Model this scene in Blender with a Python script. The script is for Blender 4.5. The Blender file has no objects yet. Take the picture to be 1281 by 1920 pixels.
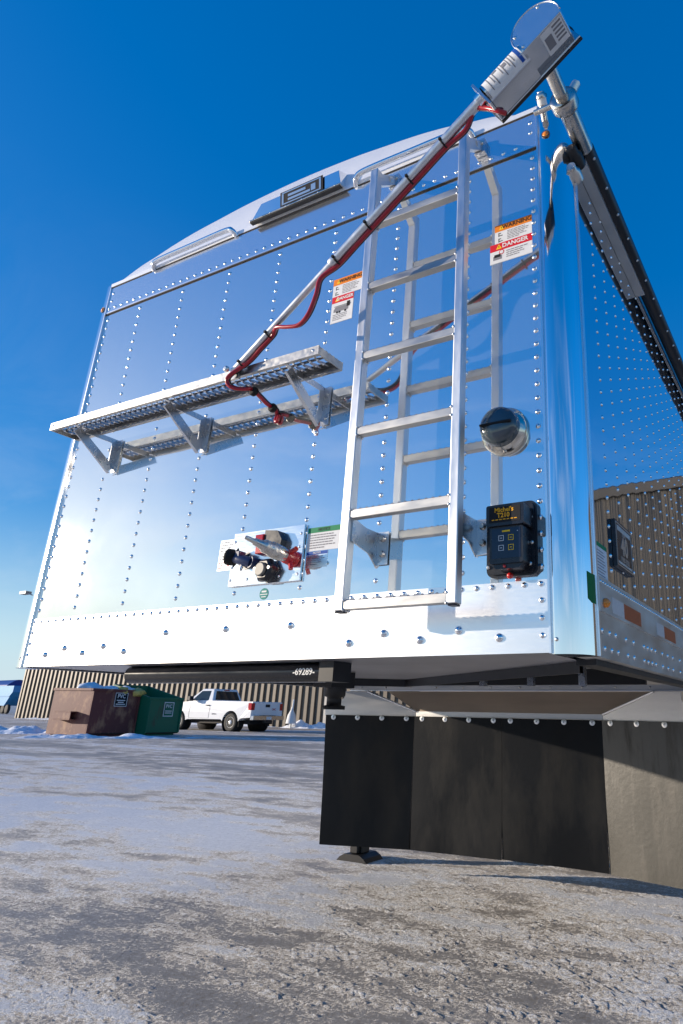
import bpy, bmesh, math, random
import numpy as np
from mathutils import Vector, Matrix, noise as mnoise

random.seed(7)
SC = bpy.context.scene
COL = SC.collection
R = math.radians
PI = math.pi

# ------------------------------------------------------------------ camera
cam_d = bpy.data.cameras.new('camera')
cam = bpy.data.objects.new('camera', cam_d)
COL.objects.link(cam)
fw = Vector((-0.43998429, 0.82991758, 0.34300239))
rt = Vector((0.88625656, 0.46288805, 0.01685128))
up = Vector((0.14478653, -0.31140242, 0.93918337))
cam.matrix_world = Matrix(((rt.x, up.x, -fw.x, 0.5352),
                           (rt.y, up.y, -fw.y, -1.70475),
                           (rt.z, up.z, -fw.z, 0.9604),
                           (0, 0, 0, 1)))
cam_d.sensor_fit = 'VERTICAL'
cam_d.sensor_height = 36.0
cam_d.sensor_width = 24.0
cam_d.lens = 1228.79 * 36.0 / 1920.0
cam_d.shift_x = -(874.07 - 640.5) / 1920.0
cam_d.shift_y = -(960.0 - 888.87) / 1920.0
cam_d.clip_start = 0.05
cam_d.clip_end = 6000
SC.camera = cam

# ------------------------------------------------------------------ light
SUN_DIR = Vector((-1.0, -0.5, 0.199)).normalized()      # towards the sun
SUN_EL = math.asin(SUN_DIR.z)
SUN_AZ = math.atan2(SUN_DIR.x, SUN_DIR.y)               # clockwise from +Y
sun_d = bpy.data.lights.new('sun', 'SUN')
sun_d.energy = 5.0
sun_d.angle = R(0.53)
sun_d.color = (1.0, 0.86, 0.70)
sun = bpy.data.objects.new('sun', sun_d)
sun.rotation_euler = (-SUN_DIR).to_track_quat('-Z', 'Y').to_euler()
COL.objects.link(sun)

world = bpy.data.worlds.new('World')
SC.world = world
world.use_nodes = True
wn, wl = world.node_tree.nodes, world.node_tree.links
wn.clear()
w_out = wn.new('ShaderNodeOutputWorld')
w_bg = wn.new('ShaderNodeBackground')
w_bg.inputs['Strength'].default_value = 0.115
sky = wn.new('ShaderNodeTexSky')
sky.sky_type = 'NISHITA'
sky.sun_disc = False
sky.sun_elevation = SUN_EL
sky.sun_rotation = SUN_AZ
sky.altitude = 300
sky.air_density = 1.0
sky.dust_density = 0.35
sky.ozone_density = 3.0
shs = wn.new('ShaderNodeSeparateColor'); shs.mode = 'HSV'
wl.new(sky.outputs[0], shs.inputs[0])
vpw = wn.new('ShaderNodeMath'); vpw.operation = 'POWER'; vpw.inputs[1].default_value = 0.52
wl.new(shs.outputs[2], vpw.inputs[0])
vml = wn.new('ShaderNodeMath'); vml.operation = 'MULTIPLY'; vml.inputs[1].default_value = 2.5
wl.new(vpw.outputs[0], vml.inputs[0])
scb = wn.new('ShaderNodeCombineColor'); scb.mode = 'HSV'
wl.new(shs.outputs[0], scb.inputs[0]); wl.new(shs.outputs[1], scb.inputs[1]); wl.new(vml.outputs[0], scb.inputs[2])
hsv = wn.new('ShaderNodeHueSaturation')
hsv.inputs['Saturation'].default_value = 1.33
hsv.inputs['Hue'].default_value = 0.509
wl.new(scb.outputs[0], hsv.inputs['Color'])
# thin clouds, by direction
tc = wn.new('ShaderNodeTexCoord')
sep = wn.new('ShaderNodeSeparateXYZ')
wl.new(tc.outputs['Generated'], sep.inputs[0])
zc = wn.new('ShaderNodeMath'); zc.operation = 'MAXIMUM'; zc.inputs[1].default_value = 0.02
wl.new(sep.outputs['Z'], zc.inputs[0])
zz = wn.new('ShaderNodeMath'); zz.operation = 'ADD'; zz.inputs[1].default_value = 0.12
wl.new(zc.outputs[0], zz.inputs[0])
cmb = wn.new('ShaderNodeCombineXYZ')
for ax in ('X', 'Y'):
    dv = wn.new('ShaderNodeMath'); dv.operation = 'DIVIDE'
    wl.new(sep.outputs[ax], dv.inputs[0]); wl.new(zz.outputs[0], dv.inputs[1])
    wl.new(dv.outputs[0], cmb.inputs[ax])
cmap = wn.new('ShaderNodeMapping')
cmap.inputs['Rotation'].default_value = (0, 0, R(35))
cmap.inputs['Scale'].default_value = (0.55, 1.1, 1)
wl.new(cmb.outputs[0], cmap.inputs['Vector'])
cn = wn.new('ShaderNodeTexNoise')
cn.inputs['Scale'].default_value = 1.5
cn.inputs['Detail'].default_value = 9
cn.inputs['Roughness'].default_value = 0.62
cn.inputs['Distortion'].default_value = 0.7
wl.new(cmap.outputs[0], cn.inputs['Vector'])
cr = wn.new('ShaderNodeValToRGB')
cr.color_ramp.elements[0].position = 0.50
cr.color_ramp.elements[1].position = 0.86
wl.new(cn.outputs['Fac'], cr.inputs['Fac'])
# clouds only lie low in the sky
lo = wn.new('ShaderNodeMapRange')
lo.inputs['From Min'].default_value = 0.62
lo.inputs['From Max'].default_value = 0.18
lo.inputs['To Min'].default_value = 0.0
lo.inputs['To Max'].default_value = 0.6
wl.new(sep.outputs['Z'], lo.inputs['Value'])
cm = wn.new('ShaderNodeMath'); cm.operation = 'MULTIPLY'
wl.new(cr.outputs['Color'], cm.inputs[0]); wl.new(lo.outputs[0], cm.inputs[1])
bk = wn.new('ShaderNodeMapRange')
bk.inputs['From Min'].default_value = 0.25; bk.inputs['From Max'].default_value = -0.25
bk.inputs['To Min'].default_value = 0.30; bk.inputs['To Max'].default_value = 1.25
wl.new(sep.outputs['Y'], bk.inputs['Value'])
cm2 = wn.new('ShaderNodeMath'); cm2.operation = 'MULTIPLY'; cm2.use_clamp = True
wl.new(cm.outputs[0], cm2.inputs[0]); wl.new(bk.outputs[0], cm2.inputs[1]); cm = cm2
mixc = wn.new('ShaderNodeMixRGB')
mixc.inputs['Color2'].default_value = (6.0, 6.4, 7.0, 1)
wl.new(cm.outputs[0], mixc.inputs['Fac'])
wl.new(hsv.outputs['Color'], mixc.inputs['Color1'])
hz = wn.new('ShaderNodeMapRange'); hz.interpolation_type = 'SMOOTHSTEP'
hz.inputs['From Min'].default_value = 0.26; hz.inputs['From Max'].default_value = -0.02
hz.inputs['To Min'].default_value = 0.0; hz.inputs['To Max'].default_value = 0.9
wl.new(sep.outputs['Z'], hz.inputs['Value'])
mixh = wn.new('ShaderNodeMixRGB'); mixh.inputs['Color2'].default_value = (4.1, 5.2, 6.2, 1)
wl.new(hz.outputs[0], mixh.inputs['Fac']); wl.new(mixc.outputs['Color'], mixh.inputs['Color1'])
wl.new(mixh.outputs['Color'], w_bg.inputs['Color'])
wl.new(w_bg.outputs[0], w_out.inputs['Surface'])

SC.view_settings.view_transform = 'Standard'
SC.view_settings.look = 'None'
SC.view_settings.exposure = 0.35
SC.view_settings.gamma = 1.0
SC.render.engine = 'CYCLES'
try:
    SC.cycles.use_denoising = True
    SC.cycles.max_bounces = 10
    SC.cycles.glossy_bounces = 8
    SC.cycles.sample_clamp_indirect = 8
except Exception:
    pass

# ------------------------------------------------------------------ materials
M = {}
def mat(name, color, rough=0.5, metal=0.0, noise=0.0, nscale=8.0, bump=0.0, bscale=40.0, coat=0.0,
        rnoise=0.0, stretch=(1, 1, 1), emit=None, spec=None, dist=0.01):
    m = bpy.data.materials.new(name)
    m.use_nodes = True
    nt = m.node_tree; n = nt.nodes; l = nt.links
    b = n['Principled BSDF']
    b.inputs['Base Color'].default_value = (*color, 1)
    b.inputs['Roughness'].default_value = rough
    b.inputs['Metallic'].default_value = metal
    if coat: b.inputs['Coat Weight'].default_value = coat; b.inputs['Coat Roughness'].default_value = 0.05
    if spec is not None: b.inputs['Specular IOR Level'].default_value = spec
    if noise or bump or rnoise:
        t = n.new('ShaderNodeTexCoord'); mp = n.new('ShaderNodeMapping')
        mp.inputs['Scale'].default_value = stretch
        l.new(t.outputs['Object'], mp.inputs['Vector'])
    if noise or rnoise:
        nz = n.new('ShaderNodeTexNoise'); nz.inputs['Scale'].default_value = nscale
        nz.inputs['Detail'].default_value = 7; nz.inputs['Roughness'].default_value = 0.6
        l.new(mp.outputs[0], nz.inputs['Vector'])
    if noise:
        rp = n.new('ShaderNodeValToRGB')
        rp.color_ramp.elements[0].position = 0.3; rp.color_ramp.elements[1].position = 0.7
        rp.color_ramp.elements[0].color = (*[c * (1 - noise) for c in color], 1)
        rp.color_ramp.elements[1].color = (*[min(1, c * (1 + noise)) for c in color], 1)
        l.new(nz.outputs['Fac'], rp.inputs['Fac']); l.new(rp.outputs[0], b.inputs['Base Color'])
    if rnoise:
        mr = n.new('ShaderNodeMapRange')
        mr.inputs['From Min'].default_value = 0.3; mr.inputs['From Max'].default_value = 0.7
        mr.inputs['To Min'].default_value = max(0.0, rough - rnoise); mr.inputs['To Max'].default_value = min(1, rough + rnoise)
        l.new(nz.outputs['Fac'], mr.inputs['Value']); l.new(mr.outputs[0], b.inputs['Roughness'])
    if bump:
        bz = n.new('ShaderNodeTexNoise'); bz.inputs['Scale'].default_value = bscale
        bz.inputs['Detail'].default_value = 4
        l.new(mp.outputs[0], bz.inputs['Vector'])
        bp = n.new('ShaderNodeBump'); bp.inputs['Strength'].default_value = bump
        bp.inputs['Distance'].default_value = dist
        l.new(bz.outputs['Fac'], bp.inputs['Height']); l.new(bp.outputs[0], b.inputs['Normal'])
    if emit:
        b.inputs['Emission Color'].default_value = (*emit[:3], 1); b.inputs['Emission Strength'].default_value = emit[3]
    M[name] = m
    return m

mat('mirror', (0.90, 0.905, 0.89), 0.038, 0.945, rnoise=0.022, nscale=2.2, bump=0.035, bscale=1.3, dist=0.05)
mat('satin', (0.93, 0.93, 0.93), 0.33, 1, rnoise=0.03, nscale=30, stretch=(1, 1, 14), bump=0.02, bscale=3, dist=0.05)
mat('header', (0.86, 0.88, 0.90), 0.16, 0.93, rnoise=0.03, nscale=20, stretch=(1, 1, 9))
mat('post', (0.93, 0.94, 0.955), 0.075, 1)
mat('trim', (0.92, 0.93, 0.95), 0.3, 1)
mat('seam', (0.10, 0.085, 0.07), 0.5, 0.6)
mat('rivet', (0.86, 0.87, 0.88), 0.16, 1)
mat('cap', (0.86, 0.865, 0.87), 0.36, 0.35, rnoise=0.04, nscale=12, stretch=(1, 1, 6))
mat('tube', (0.68, 0.69, 0.70), 0.40, 1, rnoise=0.09, nscale=24, noise=0.07, stretch=(1, 1, 0.25))
mat('rung', (0.44, 0.44, 0.435), 0.47, 1, rnoise=0.1, nscale=26, noise=0.14, stretch=(0.3, 1, 1))
mat('galv', (0.52, 0.51, 0.49), 0.42, 1, noise=0.16, nscale=45, rnoise=0.1)
mat('deck', (0.30, 0.30, 0.30), 0.40, 1, noise=0.2, nscale=30, rnoise=0.1)  # galvanised steel darkened: the shaded underside is put into the colour
mat('bracket', (0.60, 0.61, 0.63), 0.28, 1, rnoise=0.08, nscale=14)
mat('polished', (0.86, 0.87, 0.89), 0.09, 1, rnoise=0.05, nscale=10)
mat('motor_shell', (0.50, 0.53, 0.56), 0.17, 1, rnoise=0.08, nscale=14)
mat('housing', (0.74, 0.80, 0.82), 0.20, 0.955, rnoise=0.05, nscale=20)
mat('steel', (0.62, 0.59, 0.54), 0.28, 1, noise=0.2, nscale=16, rnoise=0.1)
mat('side', (0.60, 0.69, 0.78), 0.035, 1)
mat('brown_reflection_sheet', (0.56, 0.46, 0.37), 0.5, 0.45, noise=0.10, nscale=4, stretch=(0.4, 1, 3))  # metal sheet with its brown reflection painted into the base colour
mat('hood', (0.62, 0.61, 0.59), 0.43, 1, noise=0.12, nscale=5, rnoise=0.08, stretch=(0.5, 1, 3))
mat('under', (0.50, 0.50, 0.53), 0.42, 0.9, noise=0.15, nscale=3)
mat('black_paint', (0.004, 0.0045, 0.007), 0.14, 0, rnoise=0.05, nscale=5)
mat('black_steel', (0.009, 0.009, 0.010), 0.45, 0, noise=0.3, nscale=18)
mat('black_plastic', (0.010, 0.011, 0.016), 0.3, 0, rnoise=0.08, nscale=30)
mat('gloss_panel', (0.012, 0.016, 0.035), 0.08, 0)
mat('tarp', (0.012, 0.012, 0.014), 0.42, 0, bump=0.25, bscale=26, stretch=(1, 0.2, 1))
mat('red_cable', (0.34, 0.008, 0.020), 0.28, 0)
mat('black_cable', (0.012, 0.012, 0.014), 0.33, 0)
mat('amber', (0.75, 0.23, 0.012), 0.12, 0, coat=0.6)
mat('lens', (0.03, 0.045, 0.055), 0.03, 0, coat=1.0)
mat('bronze', (0.66, 0.61, 0.52), 0.15, 1, rnoise=0.06, nscale=9)
mat('white', (0.72, 0.72, 0.71), 0.62, 0, spec=0.2)
mat('paper', (0.66, 0.67, 0.68), 0.62, 0, spec=0.2, noise=0.04, nscale=30)
mat('clear_sticker', (0.74, 0.78, 0.80), 0.2, 0.95)
mat('orange', (0.72, 0.20, 0.015), 0.62, 0, spec=0.2)
mat('red', (0.58, 0.012, 0.03), 0.62, 0, spec=0.2)
mat('yellow', (0.85, 0.52, 0.02), 0.62, 0, spec=0.2)
mat('amber_ink', (0.85, 0.40, 0.02), 0.62, 0, spec=0.2)
mat('green', (0.012, 0.21, 0.09), 0.62, 0, spec=0.2)
mat('teal', (0.008, 0.22, 0.20), 0.62, 0, spec=0.2)
mat('blue', (0.012, 0.07, 0.32), 0.62, 0, spec=0.2)
mat('green_tape', (0.01, 0.14, 0.035), 0.62, 0, spec=0.2)
mat('ink', (0.012, 0.012, 0.014), 0.62, 0, spec=0.2)
mat('grey_ink', (0.20, 0.20, 0.22), 0.62, 0, spec=0.2)
mat('tape_white', (0.62, 0.60, 0.58), 0.3, 0, noise=0.08, nscale=120)
mat('tape_red', (0.42, 0.075, 0.022), 0.3, 0, noise=0.12, nscale=60)
mat('blue_cap', (0.02, 0.035, 0.10), 0.35, 0)
mat('red_knob', (0.50, 0.012, 0.012), 0.25, 0, coat=0.4)
mat('grey_lid', (0.16, 0.155, 0.14), 0.5, 0.0, noise=0.15, nscale=40)
mat('washer', (0.74, 0.73, 0.70), 0.3, 1)
mat('wall', (0.125, 0.102, 0.078), 0.5, 0.1, noise=0.10, nscale=0.6, stretch=(1, 1, 0.15))
mat('wall_trim', (0.42, 0.40, 0.37), 0.5, 0, noise=0.08, nscale=2)
mat('roof_metal', (0.30, 0.28, 0.25), 0.4, 0.4)
mat('truck_white', (0.78, 0.79, 0.80), 0.22, 0, coat=0.5, noise=0.03, nscale=2)
mat('glass', (0.015, 0.025, 0.028), 0.04, 0, coat=0.5)
mat('tyre', (0.016, 0.016, 0.017), 0.75, 0, noise=0.3, nscale=30)
mat('chrome', (0.75, 0.76, 0.78), 0.14, 1)
mat('tail_red', (0.42, 0.006, 0.012), 0.12, 0, coat=0.6)
mat('trailer_blue', (0.045, 0.27, 0.56), 0.35, 0, noise=0.08, nscale=2)
mat('tarp_blue', (0.008, 0.045, 0.24), 0.45, 0)
mat('bag', (0.62, 0.66, 0.72), 0.35, 0, noise=0.08, nscale=9)
mat('bag_yellow', (0.55, 0.40, 0.10), 0.5, 0, noise=0.2, nscale=9)
mat('interior', (0.055, 0.035, 0.028), 0.8, 0, noise=0.4, nscale=5)

def wavy(m, sx, sy, sz, strength, dist, extra=None, pil=None):
    """uneven sheet: slow ripples in a thin polished sheet"""
    nt = m.node_tree; n = nt.nodes; l = nt.links; b = n['Principled BSDF']
    t = n.new('ShaderNodeTexCoord'); mp = n.new('ShaderNodeMapping')
    mp.inputs['Scale'].default_value = (sx, sy, sz)
    l.new(t.outputs['Object'], mp.inputs['Vector'])
    nz = n.new('ShaderNodeTexNoise'); nz.inputs['Scale'].default_value = 1.0; nz.inputs['Detail'].default_value = 1.5
    l.new(mp.outputs[0], nz.inputs['Vector'])
    h = nz.outputs['Fac']
    if pil:
        sp = n.new('ShaderNodeSeparateXYZ'); l.new(t.outputs['Object'], sp.inputs[0])
        ml = n.new('ShaderNodeMath'); ml.operation = 'MULTIPLY'; ml.inputs[1].default_value = 2 * PI / pil
        l.new(sp.outputs['Y'], ml.inputs[0])
        sn = n.new('ShaderNodeMath'); sn.operation = 'SINE'; l.new(ml.outputs[0], sn.inputs[0])
        m2 = n.new('ShaderNodeMath'); m2.operation = 'MULTIPLY_ADD'; m2.inputs[1].default_value = extra
        l.new(sn.outputs[0], m2.inputs[0]); l.new(h, m2.inputs[2]); h = m2.outputs[0]
        fd = n.new('ShaderNodeMapRange'); fd.interpolation_type = 'SMOOTHSTEP'
        fd.inputs['From Min'].default_value = 2.15; fd.inputs['From Max'].default_value = 1.45
        fd.inputs['To Min'].default_value = 0.18; fd.inputs['To Max'].default_value = 1.0
        l.new(sp.outputs['Z'], fd.inputs['Value'])
        m3 = n.new('ShaderNodeMath'); m3.operation = 'MULTIPLY'; l.new(h, m3.inputs[0]); l.new(fd.outputs[0], m3.inputs[1]); h = m3.outputs[0]
    bp = n.new('ShaderNodeBump'); bp.inputs['Strength'].default_value = strength; bp.inputs['Distance'].default_value = dist
    l.new(h, bp.inputs['Height']); l.new(bp.outputs[0], b.inputs['Normal'])
wavy(M['side'], 1, 3.2, 0.30, 1.0, 0.0040, 0.035, 0.145)

def stained(name, base, spots, rough=0.6, sscale=6.0, lo_=0.52, hi_=0.62, stretch=(1, 1, 1), bump=0.2, metal=0.0, rough2=None):
    m = bpy.data.materials.new(name); m.use_nodes = True
    nt = m.node_tree; n = nt.nodes; l = nt.links; b = n['Principled BSDF']
    b.inputs['Roughness'].default_value = rough; b.inputs['Metallic'].default_value = metal
    t = n.new('ShaderNodeTexCoord'); mp = n.new('ShaderNodeMapping'); mp.inputs['Scale'].default_value = stretch
    l.new(t.outputs['Object'], mp.inputs['Vector'])
    nz = n.new('ShaderNodeTexNoise'); nz.inputs['Scale'].default_value = sscale; nz.inputs['Detail'].default_value = 8
    nz.inputs['Roughness'].default_value = 0.65
    l.new(mp.outputs[0], nz.inputs['Vector'])
    rp = n.new('ShaderNodeValToRGB')
    rp.color_ramp.elements[0].position = lo_; rp.color_ramp.elements[1].position = hi_
    rp.color_ramp.elements[0].color = (*base, 1); rp.color_ramp.elements[1].color = (*spots, 1)
    l.new(nz.outputs['Fac'], rp.inputs['Fac']); l.new(rp.outputs[0], b.inputs['Base Color'])
    if rough2 is not None:
        mr = n.new('ShaderNodeMapRange'); mr.inputs['From Min'].default_value = lo_; mr.inputs['From Max'].default_value = hi_
        mr.inputs['To Min'].default_value = rough; mr.inputs['To Max'].default_value = rough2
        l.new(nz.outputs['Fac'], mr.inputs['Value']); l.new(mr.outputs[0], b.inputs['Roughness'])
    bz = n.new('ShaderNodeTexNoise'); bz.inputs['Scale'].default_value = sscale * 5; bz.inputs['Detail'].default_value = 5
    l.new(t.outputs['Object'], bz.inputs['Vector'])
    bp = n.new('ShaderNodeBump'); bp.inputs['Strength'].default_value = bump; bp.inputs['Distance'].default_value = 0.01
    l.new(bz.outputs['Fac'], bp.inputs['Height']); l.new(bp.outputs[0], b.inputs['Normal'])
    M[name] = m
stained('brown_skip', (0.125, 0.034, 0.030), (0.30, 0.15, 0.085), 0.6, 2.6, 0.50, 0.66, (1, 1, 0.7))
stained('green_skip', (0.004, 0.135, 0.070), (0.045, 0.06, 0.035), 0.45, 2.2, 0.56, 0.70, (1, 1, 0.4))
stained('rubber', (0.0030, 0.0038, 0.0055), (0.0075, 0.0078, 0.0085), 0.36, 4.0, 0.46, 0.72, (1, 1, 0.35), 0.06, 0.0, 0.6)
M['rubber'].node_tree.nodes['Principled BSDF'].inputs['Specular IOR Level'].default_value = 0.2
stained('sunlit_rubber', (0.060, 0.058, 0.051), (0.030, 0.027, 0.022), 0.30, 8.0, 0.50, 0.70, (2.2, 2.2, 0.35), 0.07, 0.0, 0.5)  # same rubber in paler grey: sunlight and sheen put into the colour

# ------------------------------------------------------------------ mesh builder
class MB:
    def __init__(s):
        s.v = []; s.f = []; s.m = []; s.sm = []; s.mats = []
    def mi(s, name):
        if name not in s.mats: s.mats.append(name)
        return s.mats.index(name)
    def add(s, vs, fs, m, smooth=False):
        o = len(s.v); k = s.mi(m)
        s.v += [tuple(x) for x in vs]
        for f in fs:
            s.f.append([o + i for i in f]); s.m.append(k); s.sm.append(smooth)
        return s
    def box(s, x0, x1, y0, y1, z0, z1, m, T=None):
        vs = [(x, y, z) for x in (x0, x1) for y in (y0, y1) for z in (z0, z1)]
        if T is not None: vs = [T @ Vector(p) for p in vs]
        return s.add(vs, [(0, 1, 3, 2), (4, 6, 7, 5), (0, 4, 5, 1), (2, 3, 7, 6), (0, 2, 6, 4), (1, 5, 7, 3)], m)
    def prism(s, pts, a, b, m, axis='y', T=None, smooth=False, caps=True):
        """outline pts in the plane across axis, from a to b"""
        def P(p, t):
            if axis == 'y': q = (p[0], t, p[1])
            elif axis == 'x': q = (t, p[0], p[1])
            else: q = (p[0], p[1], t)
            return T @ Vector(q) if T is not None else q
        n = len(pts)
        vs = [P(p, a) for p in pts] + [P(p, b) for p in pts]
        s.add(vs, [(i, (i + 1) % n, n + (i + 1) % n, n + i) for i in range(n)], m, smooth)
        if caps:
            s.add([P(p, a) for p in pts], [tuple(range(n - 1, -1, -1))], m)
            s.add([P(p, b) for p in pts], [tuple(range(n))], m)
        return s
    def tube(s, pts, r, m, seg=12, caps=True, r1=None):
        pts = [Vector(p) for p in pts]; n = len(pts)
        vs = []; prev = None
        for i, p in enumerate(pts):
            t = ((pts[min(i + 1, n - 1)] - pts[max(i - 1, 0)])).normalized()
            if prev is None:
                a = Vector((0, 0, 1)) if abs(t.z) < 0.9 else Vector((1, 0, 0))
                u = t.cross(a).normalized()
            else:
                u = (prev - t * prev.dot(t)).normalized()
            prev = u; w = t.cross(u)
            rr = r if r1 is None else r + (r1 - r) * i / (n - 1)
            for k in range(seg):
                an = 2 * PI * k / seg
                vs.append(p + (u * math.cos(an) + w * math.sin(an)) * rr)
        fs = [(i * seg + k, i * seg + (k + 1) % seg, (i + 1) * seg + (k + 1) % seg, (i + 1) * seg + k)
              for i in range(n - 1) for k in range(seg)]
        s.add(vs, fs, m, True)
        if caps:
            s.add(vs[:seg], [tuple(range(seg - 1, -1, -1))], m); s.add(vs[-seg:], [tuple(range(seg))], m)
        return s
    def lathe(s, prof, m, origin=(0, 0, 0), axis=(0, 0, 1), seg=24, smooth=True, cap=True):
        """prof: (radius, height) along axis"""
        ax = Vector(axis).normalized(); o = Vector(origin)
        a = Vector((0, 0, 1)) if abs(ax.z) < 0.9 else Vector((1, 0, 0))
        u = ax.cross(a).normalized(); w = ax.cross(u)
        vs = []
        for (r, h) in prof:
            for k in range(seg):
                an = 2 * PI * k / seg
                vs.append(o + ax * h + (u * math.cos(an) + w * math.sin(an)) * r)
        n = len(prof)
        fs = [(i * seg + k, i * seg + (k + 1) % seg, (i + 1) * seg + (k + 1) % seg, (i + 1) * seg + k)
              for i in range(n - 1) for k in range(seg)]
        s.add(vs, fs, m, smooth)
        if cap and prof[0][0] > 1e-4: s.add(vs[:seg], [tuple(range(seg - 1, -1, -1))], m)
        if cap and prof[-1][0] > 1e-4: s.add(vs[-seg:], [tuple(range(seg))], m)
        return s
    def dome(s, p, nrm, r, m='rivet', h=None, seg=8):
        h = h or r * 0.55
        return s.lathe([(r, 0), (r * 0.9, h * 0.42), (r * 0.6, h * 0.8), (r * 0.05, h)], m, p, nrm, seg)
    def text(s, body, size, T, m, align='CENTER', bold=0.0, depth=0.0004):
        c = bpy.data.curves.new('lettering', 'FONT')
        c.body = body; c.size = size; c.align_x = align; c.align_y = 'CENTER'
        c.extrude = depth; c.offset = bold * size; c.resolution_u = 3
        o = bpy.data.objects.new('lettering', c); COL.objects.link(o)
        dg = bpy.context.evaluated_depsgraph_get()
        me = bpy.data.meshes.new_from_object(o.evaluated_get(dg))
        s.add([T @ v.co for v in me.vertices], [tuple(p.vertices) for p in me.polygons], m)
        bpy.data.objects.remove(o); bpy.data.meshes.remove(me); bpy.data.curves.remove(c)
        return s
    def build(s, name, parent=None, bevel=0.0, loc=None, seg=2):
        me = bpy.data.meshes.new(name)
        me.from_pydata(s.v, [], s.f)
        for k in s.mats: me.materials.append(M[k])
        me.polygons.foreach_set('material_index', s.m)
        me.polygons.foreach_set('use_smooth', s.sm)
        bm = bmesh.new(); bm.from_mesh(me)
        bmesh.ops.recalc_face_normals(bm, faces=bm.faces)
        bm.to_mesh(me); bm.free()
        me.update()
        o = bpy.data.objects.new(name, me); COL.objects.link(o)
        if parent is not None: o.parent = parent
        if loc is not None: o.location = loc
        if bevel:
            b = o.modifiers.new('edge', 'BEVEL'); b.width = bevel; b.segments = seg; b.limit_method = 'ANGLE'
            b.angle_limit = R(40); b.use_clamp_overlap = True
        return o

def FT(x, y, z, rx=90, rz=0):
    """placement of something flat that faces -Y"""
    return Matrix.Translation((x, y, z)) @ Matrix.Rotation(R(rz), 4, 'Z') @ Matrix.Rotation(R(rx), 4, 'X')
def empty(name, label, cat, loc=(0, 0, 0), rz=0.0, group=None, kind=None):
    o = bpy.data.objects.new(name, None); COL.objects.link(o)
    o.location = loc; o.rotation_euler = (0, 0, rz); o.empty_display_size = 0.3
    o['label'] = label; o['category'] = cat
    if group: o['group'] = group
    if kind: o['kind'] = kind
    return o
def tag(o, label, cat, group=None, kind=None):
    o['label'] = label; o['category'] = cat
    if group: o['group'] = group
    if kind: o['kind'] = kind
    return o
def arc(cx, cy, r, a0, a1, n):
    return [(cx + r * math.cos(R(a0 + (a1 - a0) * i / n)), cy + r * math.sin(R(a0 + (a1 - a0) * i / n))) for i in range(n + 1)]
def rrect(x0, x1, z0, z1, r, n=5):
    return (arc(x1 - r, z1 - r, r, 0, 90, n) + arc(x0 + r, z1 - r, r, 90, 180, n) +
            arc(x0 + r, z0 + r, r, 180, 270, n) + arc(x1 - r, z0 + r, r, 270, 360, n))
def spline(pts, n=8):
    P = [Vector(p) for p in pts]; out = []
    for i in range(len(P) - 1):
        p0, p1, p2, p3 = P[max(i - 1, 0)], P[i], P[i + 1], P[min(i + 2, len(P) - 1)]
        for k in range(n):
            t = k / n
            out.append(0.5 * ((2 * p1) + (p2 - p0) * t + (2 * p0 - 5 * p1 + 4 * p2 - p3) * t * t + (3 * p1 - p0 - 3 * p2 + p3) * t ** 3))
    out.append(P[-1]); return out
def copy_tree(o, parent=None):
    c = o.copy(); COL.objects.link(c)
    if parent is not None: c.parent = parent
    for ch in list(o.children): copy_tree(ch, c)
    return c

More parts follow.
